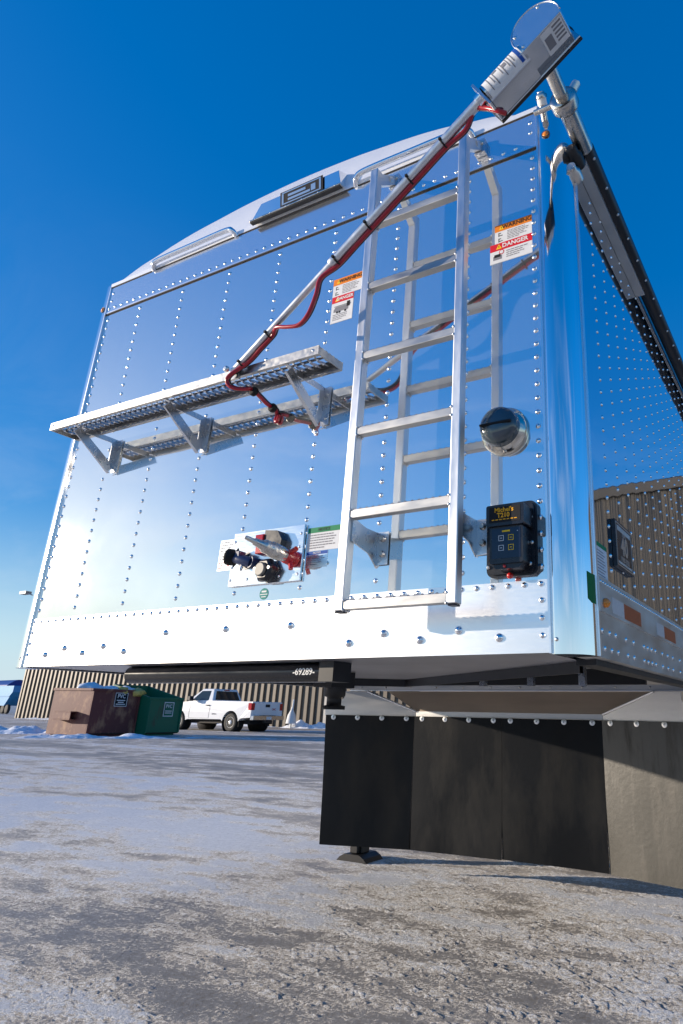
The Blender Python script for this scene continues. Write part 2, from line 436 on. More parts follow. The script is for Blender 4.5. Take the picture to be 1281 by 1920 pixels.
# ------------------------------------------------------------------ ground
def ground_material():
    m = bpy.data.materials.new('snowy_concrete'); m.use_nodes = True
    nt = m.node_tree; n = nt.nodes; l = nt.links; b = n['Principled BSDF']
    tco = n.new('ShaderNodeTexCoord')
    def noise_(scale, detail, rough=0.6, st=(1, 1, 1), rot=0.0, dist=0.0):
        mp = n.new('ShaderNodeMapping'); mp.inputs['Scale'].default_value = st; mp.inputs['Rotation'].default_value = (0, 0, rot)
        l.new(tco.outputs['Object'], mp.inputs['Vector'])
        z = n.new('ShaderNodeTexNoise'); z.inputs['Scale'].default_value = scale; z.inputs['Detail'].default_value = detail
        z.inputs['Roughness'].default_value = rough; z.inputs['Distortion'].default_value = dist
        l.new(mp.outputs[0], z.inputs['Vector']); return z.outputs['Fac']
    def math_(op, a, b_, c=None):
        k = n.new('ShaderNodeMath'); k.operation = op
        for i, x in enumerate((a, b_, c)):
            if x is None: continue
            if isinstance(x, (int, float)): k.inputs[i].default_value = x
            else: l.new(x, k.inputs[i])
        return k.outputs[0]
    def rng(v, a, b_, c=0.0, d=1.0, smooth=False):
        k = n.new('ShaderNodeMapRange'); k.inputs['From Min'].default_value = a; k.inputs['From Max'].default_value = b_
        k.inputs['To Min'].default_value = c; k.inputs['To Max'].default_value = d
        if smooth: k.interpolation_type = 'SMOOTHSTEP'
        l.new(v, k.inputs['Value']); return k.outputs[0]
    def mix(f, a, b_):
        k = n.new('ShaderNodeMixRGB')
        l.new(f, k.inputs['Fac'])
        for i, x in (('Color1', a), ('Color2', b_)):
            if isinstance(x, tuple): k.inputs[i].default_value = (*x, 1)
            else: l.new(x, k.inputs[i])
        return k.outputs[0]
    sp = n.new('ShaderNodeSeparateXYZ'); l.new(tco.outputs['Object'], sp.inputs[0])
    drift = noise_(0.34, 4, 0.6, (0.38, 1.5, 1), R(-27))
    patch = noise_(2.6, 11, 0.72, (0.62, 1.3, 1), R(-27), 0.15)
    crumb = noise_(32, 7, 0.74)
    grain = noise_(85, 4, 0.7)
    # less snow towards the right where traffic has worn it off
    worn = math_('ADD', math_('MULTIPLY', sp.outputs['X'], 1.0), math_('MULTIPLY', sp.outputs['Y'], 0.10))
    bias = rng(worn, -5.0, 0.3, 0.118, 0.060, True)
    far = rng(sp.outputs['Y'], 2.5, 9.0, 0.0, -0.065, True)
    speck = noise_(75, 5, 0.78)
    s = math_('ADD', math_('MULTIPLY', drift, 0.52), math_('MULTIPLY', patch, 0.50))
    s = math_('ADD', math_('ADD', math_('SUBTRACT', s, 0.092), bias), far)
    fine_ = math_('ADD', math_('MULTIPLY', crumb, 0.24), math_('MULTIPLY', speck, 0.34))
    s = math_('ADD', s, fine_)
    cover = rng(s, 0.752, 0.818, 0, 1, True)
    dusting = rng(s, 0.59, 0.78, 0, 0.34, True)
    fac = math_('MAXIMUM', math_('MULTIPLY', cover, rng(grain, 0.25, 0.6, 0.72, 1.0)), dusting)
    base = mix(rng(noise_(0.9, 5), 0.3, 0.7), (0.225, 0.180, 0.126), (0.33, 0.268, 0.190))
    base = mix(rng(noise_(110, 3), 0.35, 0.7, 0, 0.55), base, (0.13, 0.110, 0.085))
    # concrete joints
    wv = n.new('ShaderNodeTexBrick'); wv.inputs['Scale'].default_value = 0.35; wv.inputs['Mortar Size'].default_value = 0.0016
    wv.inputs['Color1'].default_value = (1, 1, 1, 1); wv.inputs['Color2'].default_value = (1, 1, 1, 1); wv.inputs['Mortar'].default_value = (0.6, 0.6, 0.6, 1)
    wv.offset = 0.0
    mp = n.new('ShaderNodeMapping'); mp.inputs['Rotation'].default_value = (0, 0, R(-38)); l.new(tco.outputs['Object'], mp.inputs['Vector'])
    l.new(mp.outputs[0], wv.inputs['Vector'])
    mj = n.new('ShaderNodeMixRGB'); mj.blend_type = 'MULTIPLY'; mj.inputs['Fac'].default_value = 1
    l.new(base, mj.inputs['Color1']); l.new(wv.outputs['Color'], mj.inputs['Color2'])
    snowc = mix(rng(crumb, 0.3, 0.7), (0.58, 0.585, 0.59), (0.84, 0.835, 0.83))
    l.new(mix(fac, mj.outputs[0], snowc), b.inputs['Base Color'])
    l.new(rng(fac, 0, 1, 0.55, 0.75), b.inputs['Roughness'])
    # real relief of the snow crust
    h = math_('MULTIPLY', cover, math_('ADD', 0.0025, math_('MULTIPLY', crumb, 0.0042)))
    h = math_('ADD', h, math_('MULTIPLY', math_('SUBTRACT', drift, 0.5), 0.012))
    h = math_('ADD', h, math_('MULTIPLY', math_('MULTIPLY', fac, grain), 0.003))
    dn = n.new('ShaderNodeDisplacement'); dn.inputs['Midlevel'].default_value = 0.0; dn.inputs['Scale'].default_value = 1.0
    l.new(h, dn.inputs['Height'])
    l.new(dn.outputs[0], n['Material Output'].inputs['Displacement'])
    m.displacement_method = 'BOTH'
    return m

def build_ground():
    cx, cy = 0.53, -1.70
    view = math.degrees(math.atan2(0.83, -0.44))
    fine = np.arange(view - 62, view + 62.01, 0.26)
    rest = np.linspace(view + 62, view + 298, 50)[1:-1]
    ang = np.radians(np.concatenate([fine, rest]))
    rr = [0.9]
    while rr[-1] < 9: rr.append(rr[-1] * 1.0065)
    while rr[-1] < 60: rr.append(rr[-1] * 1.016)
    while rr[-1] < 3500: rr.append(rr[-1] * 1.12)
    rr = np.array(rr); na, nr = len(ang), len(rr)
    X = cx + rr[:, None] * np.cos(ang)[None]; Y = cy + rr[:, None] * np.sin(ang)[None]
    V = np.stack([X, Y, np.zeros_like(X)], -1).reshape(-1, 3)
    V = np.concatenate([V, [[cx, cy, 0]]])
    i = np.arange(nr - 1)[:, None]; j = np.arange(na)[None]; j2 = (j + 1) % na
    F = np.stack([i * na + j, (i + 1) * na + j, (i + 1) * na + j2, i * na + j2], -1).reshape(-1, 4)
    c = len(V) - 1
    T = np.stack([np.full(na, c), np.arange(na), (np.arange(na) + 1) % na], -1)
    me = bpy.data.meshes.new('ground')
    me.vertices.add(len(V)); me.vertices.foreach_set('co', V.ravel().astype(np.float32))
    me.loops.add(F.size + T.size)
    me.loops.foreach_set('vertex_index', np.concatenate([F.ravel(), T.ravel()]).astype(np.int32))
    me.polygons.add(len(F) + len(T))
    st = np.concatenate([np.arange(len(F)) * 4, len(F) * 4 + np.arange(len(T)) * 3])
    me.polygons.foreach_set('loop_start', st.astype(np.int32))
    me.polygons.foreach_set('use_smooth', np.ones(len(F) + len(T), dtype=bool))
    me.update(calc_edges=True); me.validate()
    me.materials.append(ground_material())
    o = bpy.data.objects.new('ground', me); COL.objects.link(o)
    tag(o, 'concrete yard with a worn crust of trodden snow', 'ground', kind='structure')
build_ground()

def snow_material():
    m = mat('snow', (0.80, 0.82, 0.85), 0.7, 0, noise=0.10, nscale=3, bump=0.6, bscale=7, dist=0.06)
snow_material()
def snowbank(cx, cy, L, Wd, H, rz, seed, label):
    nx, ny = 90, 26; mb = MB(); vs = []
    for i in range(nx + 1):
        for j in range(ny + 1):
            u = i / nx * 2 - 1; v = j / ny * 2 - 1
            e = max(0, 1 - abs(u) ** 3) * max(0, 1 - v * v)
            p = Vector((u * L / 2, v * Wd / 2, 0))
            q = mnoise.fractal(Vector((p.x * 1.3 + seed, p.y * 1.6, seed)), 1.0, 2.1, 5)
            vs.append((p.x, p.y, max(-0.02, H * e * (0.55 + 0.75 * q) - 0.02)))
    fs = [(i * (ny + 1) + j, (i + 1) * (ny + 1) + j, (i + 1) * (ny + 1) + j + 1, i * (ny + 1) + j + 1) for i in range(nx) for j in range(ny)]
    mb.add(vs, fs, 'snow', True)
    o = mb.build('snow_bank', loc=(cx, cy, 0)); o.rotation_euler = (0, 0, rz)
    tag(o, label, 'snow bank', kind='structure')
snowbank(-26.0, 13.5, 7.5, 1.6, 0.38, R(28), 3.1, 'rough ridge of ploughed snow left of the brown dumpster')
snowbank(-20.6, 13.6, 6.0, 1.2, 0.15, R(52), 8.4, 'low broken snow ridge in front of the dumpsters')
snowbank(-26.4, 30.0, 3.4, 1.6, 0.45, 0.0, 5.2, 'snow pile against the far wall right of the pickup')
snowbank(-42.0, 30.2, 28.0, 1.4, 0.35, 0.0, 11.7, 'thin snow drift along the foot of the corrugated wall')

# ------------------------------------------------------------------ warehouse
def warehouse():
    t = empty('warehouse', 'long brown building clad in vertical corrugated metal', 'building', (-18, 31, 0))
    x0, x1, H = -38.9, 40.0, 12.4
    mb = MB(); p = 0.52; n = int((x1 - x0) / p)
    prof = []
    for i in range(n):
        a = x0 + i * p
        prof += [(a, 0.0), (a + 0.27, 0.0), (a + 0.295, -0.10), (a + 0.495, -0.10)]
    prof.append((x0 + n * p, 0.0))
    vs = [(x, y, 0.0) for x, y in prof] + [(x, y, H) for x, y in prof]
    k = len(prof)
    mb.add(vs, [(i, i + 1, k + i + 1, k + i) for i in range(k - 1)], 'wall')
    mb.build('corrugated_wall', t)
    mb = MB().box(x0, x1, 24, 24.1, 0, H, 'wall').box(x0 - 0.02, x0 + 0.05, 0.02, 24, 0, H, 'wall').box(x1 - 0.05, x1, 0.02, 24, 0, H, 'wall')
    mb.build('side_wall', t)
    mb = MB().add([(x0 - .2, -.25, H), (x1, -.25, H), (x1, 12, H + 2.2), (x0 - .2, 12, H + 2.2), (x0 - .2, 24.2, H), (x1, 24.2, H)],
                  [(0, 1, 2, 3), (3, 2, 5, 4)], 'roof_metal')
    mb.build('roof', t)
    MB().box(x0 - .15, x1, -.22, -.08, H - .55, H - .02, 'wall').build('eave_trim', t)
    MB().box(x0 - .06, x0 + .10, -.10, .06, 0, H - .6, 'wall').build('corner_trim', t)
    MB().box(-7.95, -7.45, -.16, -.06, 0, 3.4, 'wall_trim').build('door_post', t)
    lamp = MB().tube([(x0 - .05, -.1, 8.2), (x0 - .5, -.5, 9.6), (x0 - 1.3, -.7, 9.9)], 0.05, 'wall_trim', 8)
    lamp.box(x0 - 2.1, x0 - 1.2, -.95, -.45, 9.82, 10.05, 'wall_trim').build('wall_lamp', t)
warehouse()

# ------------------------------------------------------------------ skips
def dumpster(name, label, loc, rz, L, D, hf, hb, m, sign_main, sleeve_side=True):
    """L along local x (the end with the fork sleeve faces -y), D along local y; the +x side carries the sign"""
    t = empty(name, label, 'dumpster', loc, rz)
    w = 0.05
    b = MB()
    # x from -L..0, y 0..D. +x side is the front (height hf), -x side the back (height hb)
    b.prism([(-L, .06), (0, .06), (0, hf), (-L, hb)], 0, w, m, 'y')
    b.prism([(-L, .06), (0, .06), (0, hf), (-L, hb)], D - w, D, m, 'y')
    b.box(-w, 0, w, D - w, .06, hf, m); b.box(-L, -L + w, w, D - w, .06, hb, m)
    b.box(-L, 0, w, D - w, .06, .12, 'interior')
    b.box(-L + .1, -L + .3, .1, D - .1, 0, .06, m).box(-.3, -.1, .1, D - .1, 0, .06, m)
    b.build('body', t, 0.008)
    r = MB()
    r.box(-.045, .035, -.035, D + .035, hf - .05, hf + .03, m)
    r.prism([(-L - .03, hb - .05), (-.05, hf - .05), (-.05, hf + .03), (-L - .03, hb + .03)], -.035, .045, m, 'y')
    r.prism([(-L - .03, hb - .05), (-.05, hf - .05), (-.05, hf + .03), (-L - .03, hb + .03)], D - .045, D + .035, m, 'y')
    r.box(-L - .03, -L + .05, .045, D - .045, hb - .05, hb + .03, m)
    r.build('rim', t, 0.01)
    for y0, y1, s in ((-.24, -.004, 1), (D + .004, D + .24, -1)):
        q = MB()
        xa, xb, za, zb = -L * .72, -L * .30, .52, .80
        q.box(xa, xb, y0, y1, zb - .03, zb, m).box(xa, xb, y0, y1, za, za + .03, m)
        yy = (y0, y0 + .03) if s > 0 else (y1 - .03, y1)
        q.box(xa, xb, yy[0], yy[1], za + .03, zb - .03, m)
        xi = (min(y0, y1) + .03, max(y0, y1)) if s > 0 else (y0, y1 - .03)
        q.box(xa + .15, xa + .18, xi[0], xi[1], za + .03, zb - .03, 'interior')
        q.build('fork_sleeve', t, 0.006)
    for ya in (.0, D - .06): MB().box(.003, .05, ya, ya + .06, .1, hf - .06, m).build('stiffener', t, 0.006)
    s = MB()
    sy, sz = D * .60, hf * .80
    T = Matrix.Translation((.006, sy, sz)) @ Matrix.Rotation(R(90), 4, 'Z') @ Matrix.Rotation(R(90), 4, 'X')
    if sign_main == 'brown':
        s.box(.003, .006, sy - .27, sy + .27, sz - .24, sz + .22, 'ink')
        s.text('PVC', .19, T @ Matrix.Translation((0, .1, .001)), 'white', bold=.02)
        for k, wdt in ((0, .18), (1, .12), (2, .2)):
            s.box(.0065, .008, sy - wdt, sy + wdt, sz - .05 - k * .065, sz - .02 - k * .065, 'white')
        for a0, a1, b0, b1 in ((-.27, .27, .20, .22), (-.27, .27, -.24, -.22), (-.27, -.25, -.22, .20), (.25, .27, -.22, .20)):
            s.box(.0065, .008, sy + a0, sy + a1, sz + b0, sz + b1, 'white')
    else:
        sz -= .12
        s.box(.003, .0055, sy - .40, sy + .40, sz + .33, sz + .37, 'white')
        for a0, a1, b0, b1 in ((-.24, .24, .22, .25), (-.24, .24, -.26, -.23), (-.24, -.21, -.23, .22), (.21, .24, -.23, .22)):
            s.box(.003, .0055, sy + a0, sy + a1, sz + b0, sz + b1, 'white')
        s.text('PVC', .17, T @ Matrix.Translation((0, -.02, .0)), 'white', bold=.02)
        for k in range(2): s.box(.003, .0055, sy - .16, sy + .16, sz - .08 - k * .07, sz - .05 - k * .07, 'white')
    s.build('sign', t)
    return t
BROWN = dumpster('dumpster', 'rusty brown dumpster heaped with rubbish bags', (-21.75, 13.34, 0), R(6), 1.86, 2.02, 1.53, 1.53, 'brown_skip', 'brown')
GREEN = dumpster('dumpster', 'green dumpster with a slanted open top beside the brown one', (-21.50, 15.44, 0), R(6), 1.86, 1.62, 1.30, 1.75, 'green_skip', 'green')

def bag(x, y, z, rx, ry, rz_, m, seed, name, label, cat, group):
    bm = bmesh.new(); bmesh.ops.create_icosphere(bm, subdivisions=3, radius=1)
    for v in bm.verts:
        k = 1 + .28 * mnoise.fractal(v.co * 1.7 + Vector((seed, 0, 0)), 1, 2, 4)
        v.co = Vector((v.co.x * rx * k, v.co.y * ry * k, v.co.z * rz_ * k))
    me = bpy.data.meshes.new(name); bm.to_mesh(me); bm.free()
    for p in me.polygons: p.use_smooth = True
    me.materials.append(M[m])
    o = bpy.data.objects.new(name, me); COL.objects.link(o); o.location = (x, y, z)
    tag(o, label, cat, group)
g = 'rubbish heaped on the brown dumpster'
bag(-22.75, 13.85, 1.52, .50, .42, .24, 'bag', 1.0, 'rubbish_bag', 'largest pale rubbish bag at the left end of the brown dumpster', 'rubbish bag', g)
bag(-22.35, 14.35, 1.50, .40, .36, .17, 'bag', 4.0, 'rubbish_bag', 'flat pale rubbish bag just right of the largest one', 'rubbish bag', g)
bag(-22.30, 14.98, 1.50, .34, .28, .20, 'bag', 9.0, 'rubbish_bag', 'pale rubbish bag between the two yellow rags', 'rubbish bag', g)
bag(-22.05, 14.66, 1.50, .20, .22, .16, 'bag_yellow', 12.0, 'rag', 'smaller yellow rag in the middle of the rubbish heap', 'rag', g)
bag(-22.10, 15.22, 1.46, .28, .34, .17, 'bag_yellow', 15.0, 'rag', 'dull yellow rag at the right end of the rubbish heap', 'rag', g)

# ------------------------------------------------------------------ pickup
def pickup():
    t = empty('pickup_truck', 'white single-cab pickup truck parked beside the corrugated building', 'pickup truck', (-23.7, 22.52, 0))
    # local: x=0 rear axle, front towards -x, y=-1 is the side towards the yard
    RA, FA, hw = 0.0, -3.40, 1.0
    def arch(cx, r, n=12): return [(cx + r * math.cos(a), .40 + r * math.sin(a)) for a in np.linspace(PI * .97, PI * .03, n)]
    prof = [(1.22, .62), (1.24, 1.00), (1.22, 1.30), (-1.30, 1.32), (-1.34, 1.32), (-2.85, 1.28), (-4.05, 1.20), (-4.32, 1.08), (-4.40, .62), (-3.98, .50)]
    prof += arch(FA, .50) + [(-2.78, .50), (-.60, .52)] + arch(RA, .50) + [(.62, .58)]
    b = MB()
    def ring(y, ins):
        return [((x * (1 - ins * .01)), y, z) for x, z in prof]
    n = len(prof)
    layers = [(-hw + .06, prof), (-hw, [(x, z) for x, z in prof])]
    def shell(ys):
        vs = []
        for y, tum in ys:
            for x, z in prof:
                k = tum * max(0, (z - .95)) * .16
                vs.append((x, y - math.copysign(k, y), z))
        fs = []
        for q in range(len(ys) - 1):
            fs += [(q * n + i, q * n + (i + 1) % n, (q + 1) * n + (i + 1) % n, (q + 1) * n + i) for i in range(n)]
        b.add(vs, fs, 'truck_white')
        b.add(vs[:n], [tuple(range(n))], 'truck_white'); b.add(vs[-n:], [tuple(range(n))], 'truck_white')
    shell([(-hw, 1), (hw, 1)])
    b.build('body', t, 0.025, seg=3)
    # cab
    c = MB()
    lo_ = [(-1.32, -.93), (-3.02, -.93), (-3.02, .93), (-1.32, .93)]
    hi_ = [(-1.52, -.72), (-2.28, -.72), (-2.28, .72), (-1.52, .72)]
    c.add([(x, y, 1.29) for x, y in lo_] + [(x, y, 1.86) for x, y in hi_] , [(0, 1, 5, 4), (1, 2, 6, 5), (2, 3, 7, 6), (3, 0, 4, 7), (4, 5, 6, 7), (0, 3, 2, 1)], 'truck_white')
    c.build('cab', t, 0.05, seg=3)
    def onside(s, x, z, off=.004):     # cab side: y by height
        f = (z - 1.29) / .57
        return (x, s * (.93 - .21 * f + off), z)
    for s in (-1, 1):
        w = MB()
        w.add([onside(s, -1.62, 1.34), onside(s, -2.72, 1.33), onside(s, -2.28, 1.76), onside(s, -1.68, 1.77)], [(0, 1, 2, 3)], 'glass')
        w.build('side_window', t)
    def onrear(y, z, off=.004):
        f = (z - 1.29) / .57
        return (-1.32 - .20 * f + off, y, z)
    MB().add([onrear(-.76, 1.36), onrear(.76, 1.36), onrear(.64, 1.76), onrear(-.64, 1.76)], [(0, 1, 2, 3)], 'glass').build('rear_window', t)
    MB().box(-1.50, -1.47, -.16, .16, 1.795, 1.835, 'tail_red').build('brake_light', t)
    MB().add([(-3.0 + .06, -.8, 1.33), (-3.0 + .06, .8, 1.33), (-2.34, .66, 1.80), (-2.34, -.66, 1.80)], [(0, 1, 2, 3)], 'glass', ).build('windscreen', t)
    for s in (-1, 1):
        d = MB()
        for xa in (-1.40, -2.72): d.box(xa, xa + .012, s * 1.003 - .002, s * 1.003 + .002, .56, 1.26, 'ink')
        d.box(-2.72, -1.40, s * 1.003 - .002, s * 1.003 + .002, .553, .56, 'ink')
        d.box(-1.66, -1.46, s * 1.0 - .03 , s * 1.0 + .03, 1.10, 1.14, 'ink')
        d.build('door', t)
        mr = MB().box(-2.62, -2.42, s * 1.20 - .11, s * 1.20 + .11, 1.30, 1.52, 'black_plastic').box(-2.56, -2.48, s * 1.04 - .10, s * 1.04 + .10, 1.33, 1.38, 'black_plastic')
        mr.build('wing_mirror', t, 0.03)
        MB().box(1.02, 1.243, s * .90 - .105, s * .90 + .105, .93, 1.24, 'tail_red').build('tail_light', t, 0.02)
        dec = MB()
        if s < 0: dec.text('SIERRA', .10, Matrix.Translation((-1.05, -1.004, .74)) @ Matrix.Rotation(R(90), 4, 'X'), 'grey_ink', bold=.01)
        else: dec.box(-1.25, -.85, 1.001, 1.004, .72, .77, 'grey_ink')
        dec.build('decal', t)
    tg = MB().box(1.235, 1.25, -.78, .78, .72, 1.27, 'truck_white').box(1.25, 1.256, -.14, .14, 1.07, 1.19, 'ink')
    tg.text('GMC', .13, Matrix.Translation((1.2505, .42, .98)) @ Matrix.Rotation(R(90), 4, 'Z') @ Matrix.Rotation(R(90), 4, 'X'), 'tail_red', bold=.01)
    tg.build('tailgate', t, 0.006)
    MB().box(1.20, 1.40, -.98, .98, .52, .70, 'chrome').box(1.18, 1.395, -.45, .45, .70, .715, 'black_plastic').box(1.18, 1.40, -.2, .2, .40, .52, 'black_plastic').build('rear_bumper', t, 0.03)
    MB().box(1.402, 1.406, -.16, .16, .54, .67, 'white').build('number_plate', t)
    MB().box(-4.50, -4.36, -.98, .98, .45, .70, 'chrome').build('front_bumper', t, 0.03)
    MB().box(-4.0, .95, -.72, .72, .33, .50, 'ink').build('chassis', t)
    for cx in (RA, FA):
        for s in (-1, 1):
            MB().lathe([(.495, 0), (.495, .40), (0.02, .40)], 'ink', (cx, s * .995, .41), (0, -s, 0), 24, cap=False).build('wheel_well', t)
            wh = MB().lathe([(.24, -.11), (.34, -.125), (.385, -.10), (.40, -.06), (.40, .06), (.385, .10), (.34, .125), (.24, .11)], 'tyre', (cx, s * .86, .40), (0, s, 0), 32)
            w = wh.build('wheel', t)
            rim = MB().lathe([(.245, .10), (.225, .115), (.20, .06), (.11, .075), (.085, .12), (.02, .125)], 'truck_white', (cx, s * .86, .40), (0, s, 0), 32)
            for k in range(8):
                a = k * PI / 4
                rim.lathe([(.026, .0), (.026, .007)], 'ink', (cx + .155 * math.cos(a), s * (.86 + .068), .40 + .155 * math.sin(a)), (0, s, 0), 10)
            rim.build('rim', w)
    for s in (-1, 1):
        MB().box(.52, .54, s * .84 - .14, s * .84 + .14, .22, .56, 'ink').build('mud_flap', t)
pickup()

# ------------------------------------------------------------------ far blue trailer
def far_trailer():
    t = empty('grain_trailer', 'blue grain trailer far off at the left edge beyond the building', 'trailer', (-82.6, 46, 0), R(-10))
    MB().prism([(-11, 1.9), (-.8, 1.9), (0, 2.4), (0, 3.1), (-11, 3.1)], -1.3, 1.3, 'trailer_blue').build('body', t, .05)
    MB().prism([(-9, 1.9), (-5, 1.9), (-6.2, .9), (-7.8, .9)], -1.2, 1.2, 'trailer_blue').prism([(-5, 1.9), (-.9, 1.9), (-2.0, .9), (-3.8, .9)], -1.2, 1.2, 'trailer_blue').build('hopper', t)
    MB().prism([(y, 3.1 + .75 * math.cos(y / 1.3 * PI / 2)) for y in np.linspace(-1.3, 1.3, 15)], -11, -2.4, 'tarp_blue', 'x', smooth=True).build('tarp', t)
    for x in (-1.1, -2.3, -3.5):
        for y in (-1.05, 1.05):
            w = MB().lathe([(.25, -.14), (.48, -.14), (.52, -.08), (.52, .08), (.48, .14), (.25, .14)], 'tyre', (x, y, .52), (0, 1, 0), 20).build('wheel', t)
            MB().lathe([(.25, -.10), (.05, -.05), (.05, .05), (.25, .10)], 'chrome', (x, y, .52), (0, 1, 0), 16).build('rim', w)
far_trailer()
mk = MB().tube([(0, 0, 0), (0.05, 0, 1.55)], .05, 'white', 8).lathe([(.30, 0), (.22, .45), (.07, .75), (.05, .9)], 'white', (0, 0, 0.25), (0, 0, 1), 14)
o = mk.build('marker_post', loc=(-26.9, 29.2, 0)); tag(o, 'white marker post with a flared foot in the snow pile', 'post')

# ================================================================== the silver trailer
ZB = 1.116
TR = empty('grain_trailer', 'silver polished aluminium grain trailer seen from its front corner', 'trailer', (-1.3, 0, 0))
class OFF:
    """builds in world coordinates under the trailer's empty"""
def tb(mb, name, parent=TR, bevel=0.0, seg=2):
    o = mb.build(name, parent, bevel, seg=seg)
    if parent is TR: o.location = (1.3, 0, 0)
    return o

COLS = [-2.474, -2.226, -1.918, -1.61, -1.305, -1.0, -0.688, -0.376, -0.124]
# mirror panel
p = MB().box(-2.502, -0.098, 0, .012, 1.300, 2.905, 'mirror')
for cxx in COLS:
    z = 1.352
    while z < 2.86:
        p.dome((cxx, 0, z), (0, -1, 0), .0088); z += .0478
tb(p, 'front_panel')
# lower satin band
p = MB().box(-2.502, -0.098, -.004, -.0005, 1.116, 1.314, 'satin')
for i in range(48): p.dome((-2.48 + i * .0501, -.004, 1.302), (0, -1, 0), .0085)
for z in (1.162, 1.209, 1.257):
    for x in (-2.477, -.124): p.dome((x, -.004, z), (0, -1, 0), .0085)
for x, z in ((-.773, 1.161), (-.643, 1.186), (-.512, 1.162), (-.382, 1.185), (-.253, 1.160), (-2.35, 1.162), (-2.228, 1.185),
             (-2.104, 1.163), (-1.979, 1.186), (-1.851, 1.163), (-1.628, 1.225), (-1.319, 1.226), (-1.02, 1.226)):
    p.dome((x, -.004, z), (0, -1, 0), .0125, h=.009, seg=14)
tb(p, 'lower_band')
# header
p = MB().box(-2.502, -0.098, -.005, -.0005, 2.880, 3.034, 'header')
p.box(-2.502, -.098, -.0075, -.0008, 2.8725, 2.8795, 'trim').box(-2.502, -.098, -.006, -.0008, 2.8695, 2.8722, 'seam')
p.box(-2.502, -.098, -.0085, -.0006, 3.0345, 3.037, 'seam').box(-2.502, -.098, -.0095, .02, 3.0375, 3.058, 'cap')
for i in range(48): p.dome((-2.48 + i * .0488, -.005, 2.9), (0, -1, 0), .0082)
for x in (-2.474, -.127):
    for z in (2.947, 2.994): p.dome((x, -.005, z), (0, -1, 0), .0082)
tb(p, 'header_panel')
# corner posts
def post(s):
    X = (lambda x: x) if s > 0 else (lambda x: -2.6 - x)
    q = [(-.0975, -.007), (-.085, -.007)] + [(a, b) for a, b in arc(-.085, .078, .085, -90, 0, 20)][1:] + [(0, .10), (-.0975, .10)]
    q = [(X(a), b) for a, b in q]
    p = MB().prism(q, 1.112, 3.055, 'post', 'z', smooth=False)
    for k in range(len(p.f)):
        if len(p.f[k]) == 4: p.sm[k] = True
    p.box(min(X(-.0975), X(-.103)), max(X(-.0975), X(-.103)), -.011, -.0005, 1.114, 3.04, 'trim')
    p.box(min(X(.004), X(-.012)), max(X(.004), X(-.012)), .1005, .112, 1.114, 3.0, 'trim')
    p.dome((X(-.083), -.007, 1.15), (0, -1, 0), .006, 'steel')
    if s > 0:
        tp = [(a, b) for a, b in arc(-.085, .078, .0857, -24, 0, 6)] + [(.0007, .092)]
        vs = [(a, b, 1.252 + .010 * max(0, 1 - i / 3)) for i, (a, b) in enumerate(tp)] + [(a, b, 1.334 + .004 * max(0, 1 - i / 3)) for i, (a, b) in enumerate(tp)]
        k = len(tp)
        p.add(vs, [(i, i + 1, k + i + 1, k + i) for i in range(k - 1)], 'green_tape', True)
    o = tb(p, 'corner_post')
    ml = MB().lathe([(.012, 0), (.012, .003), (.009, .006), (.002, .008)], 'amber', (X(-.068), -.006, 2.91), (0.1 * s, -1, 0), 16)
    ml.lathe([(.0155, 0), (.0155, .004)], 'seam', (X(-.068), -.0055, 2.91), (0.1 * s, -1, 0), 16)
    tb(ml, 'marker_light')
post(1); post(-1)
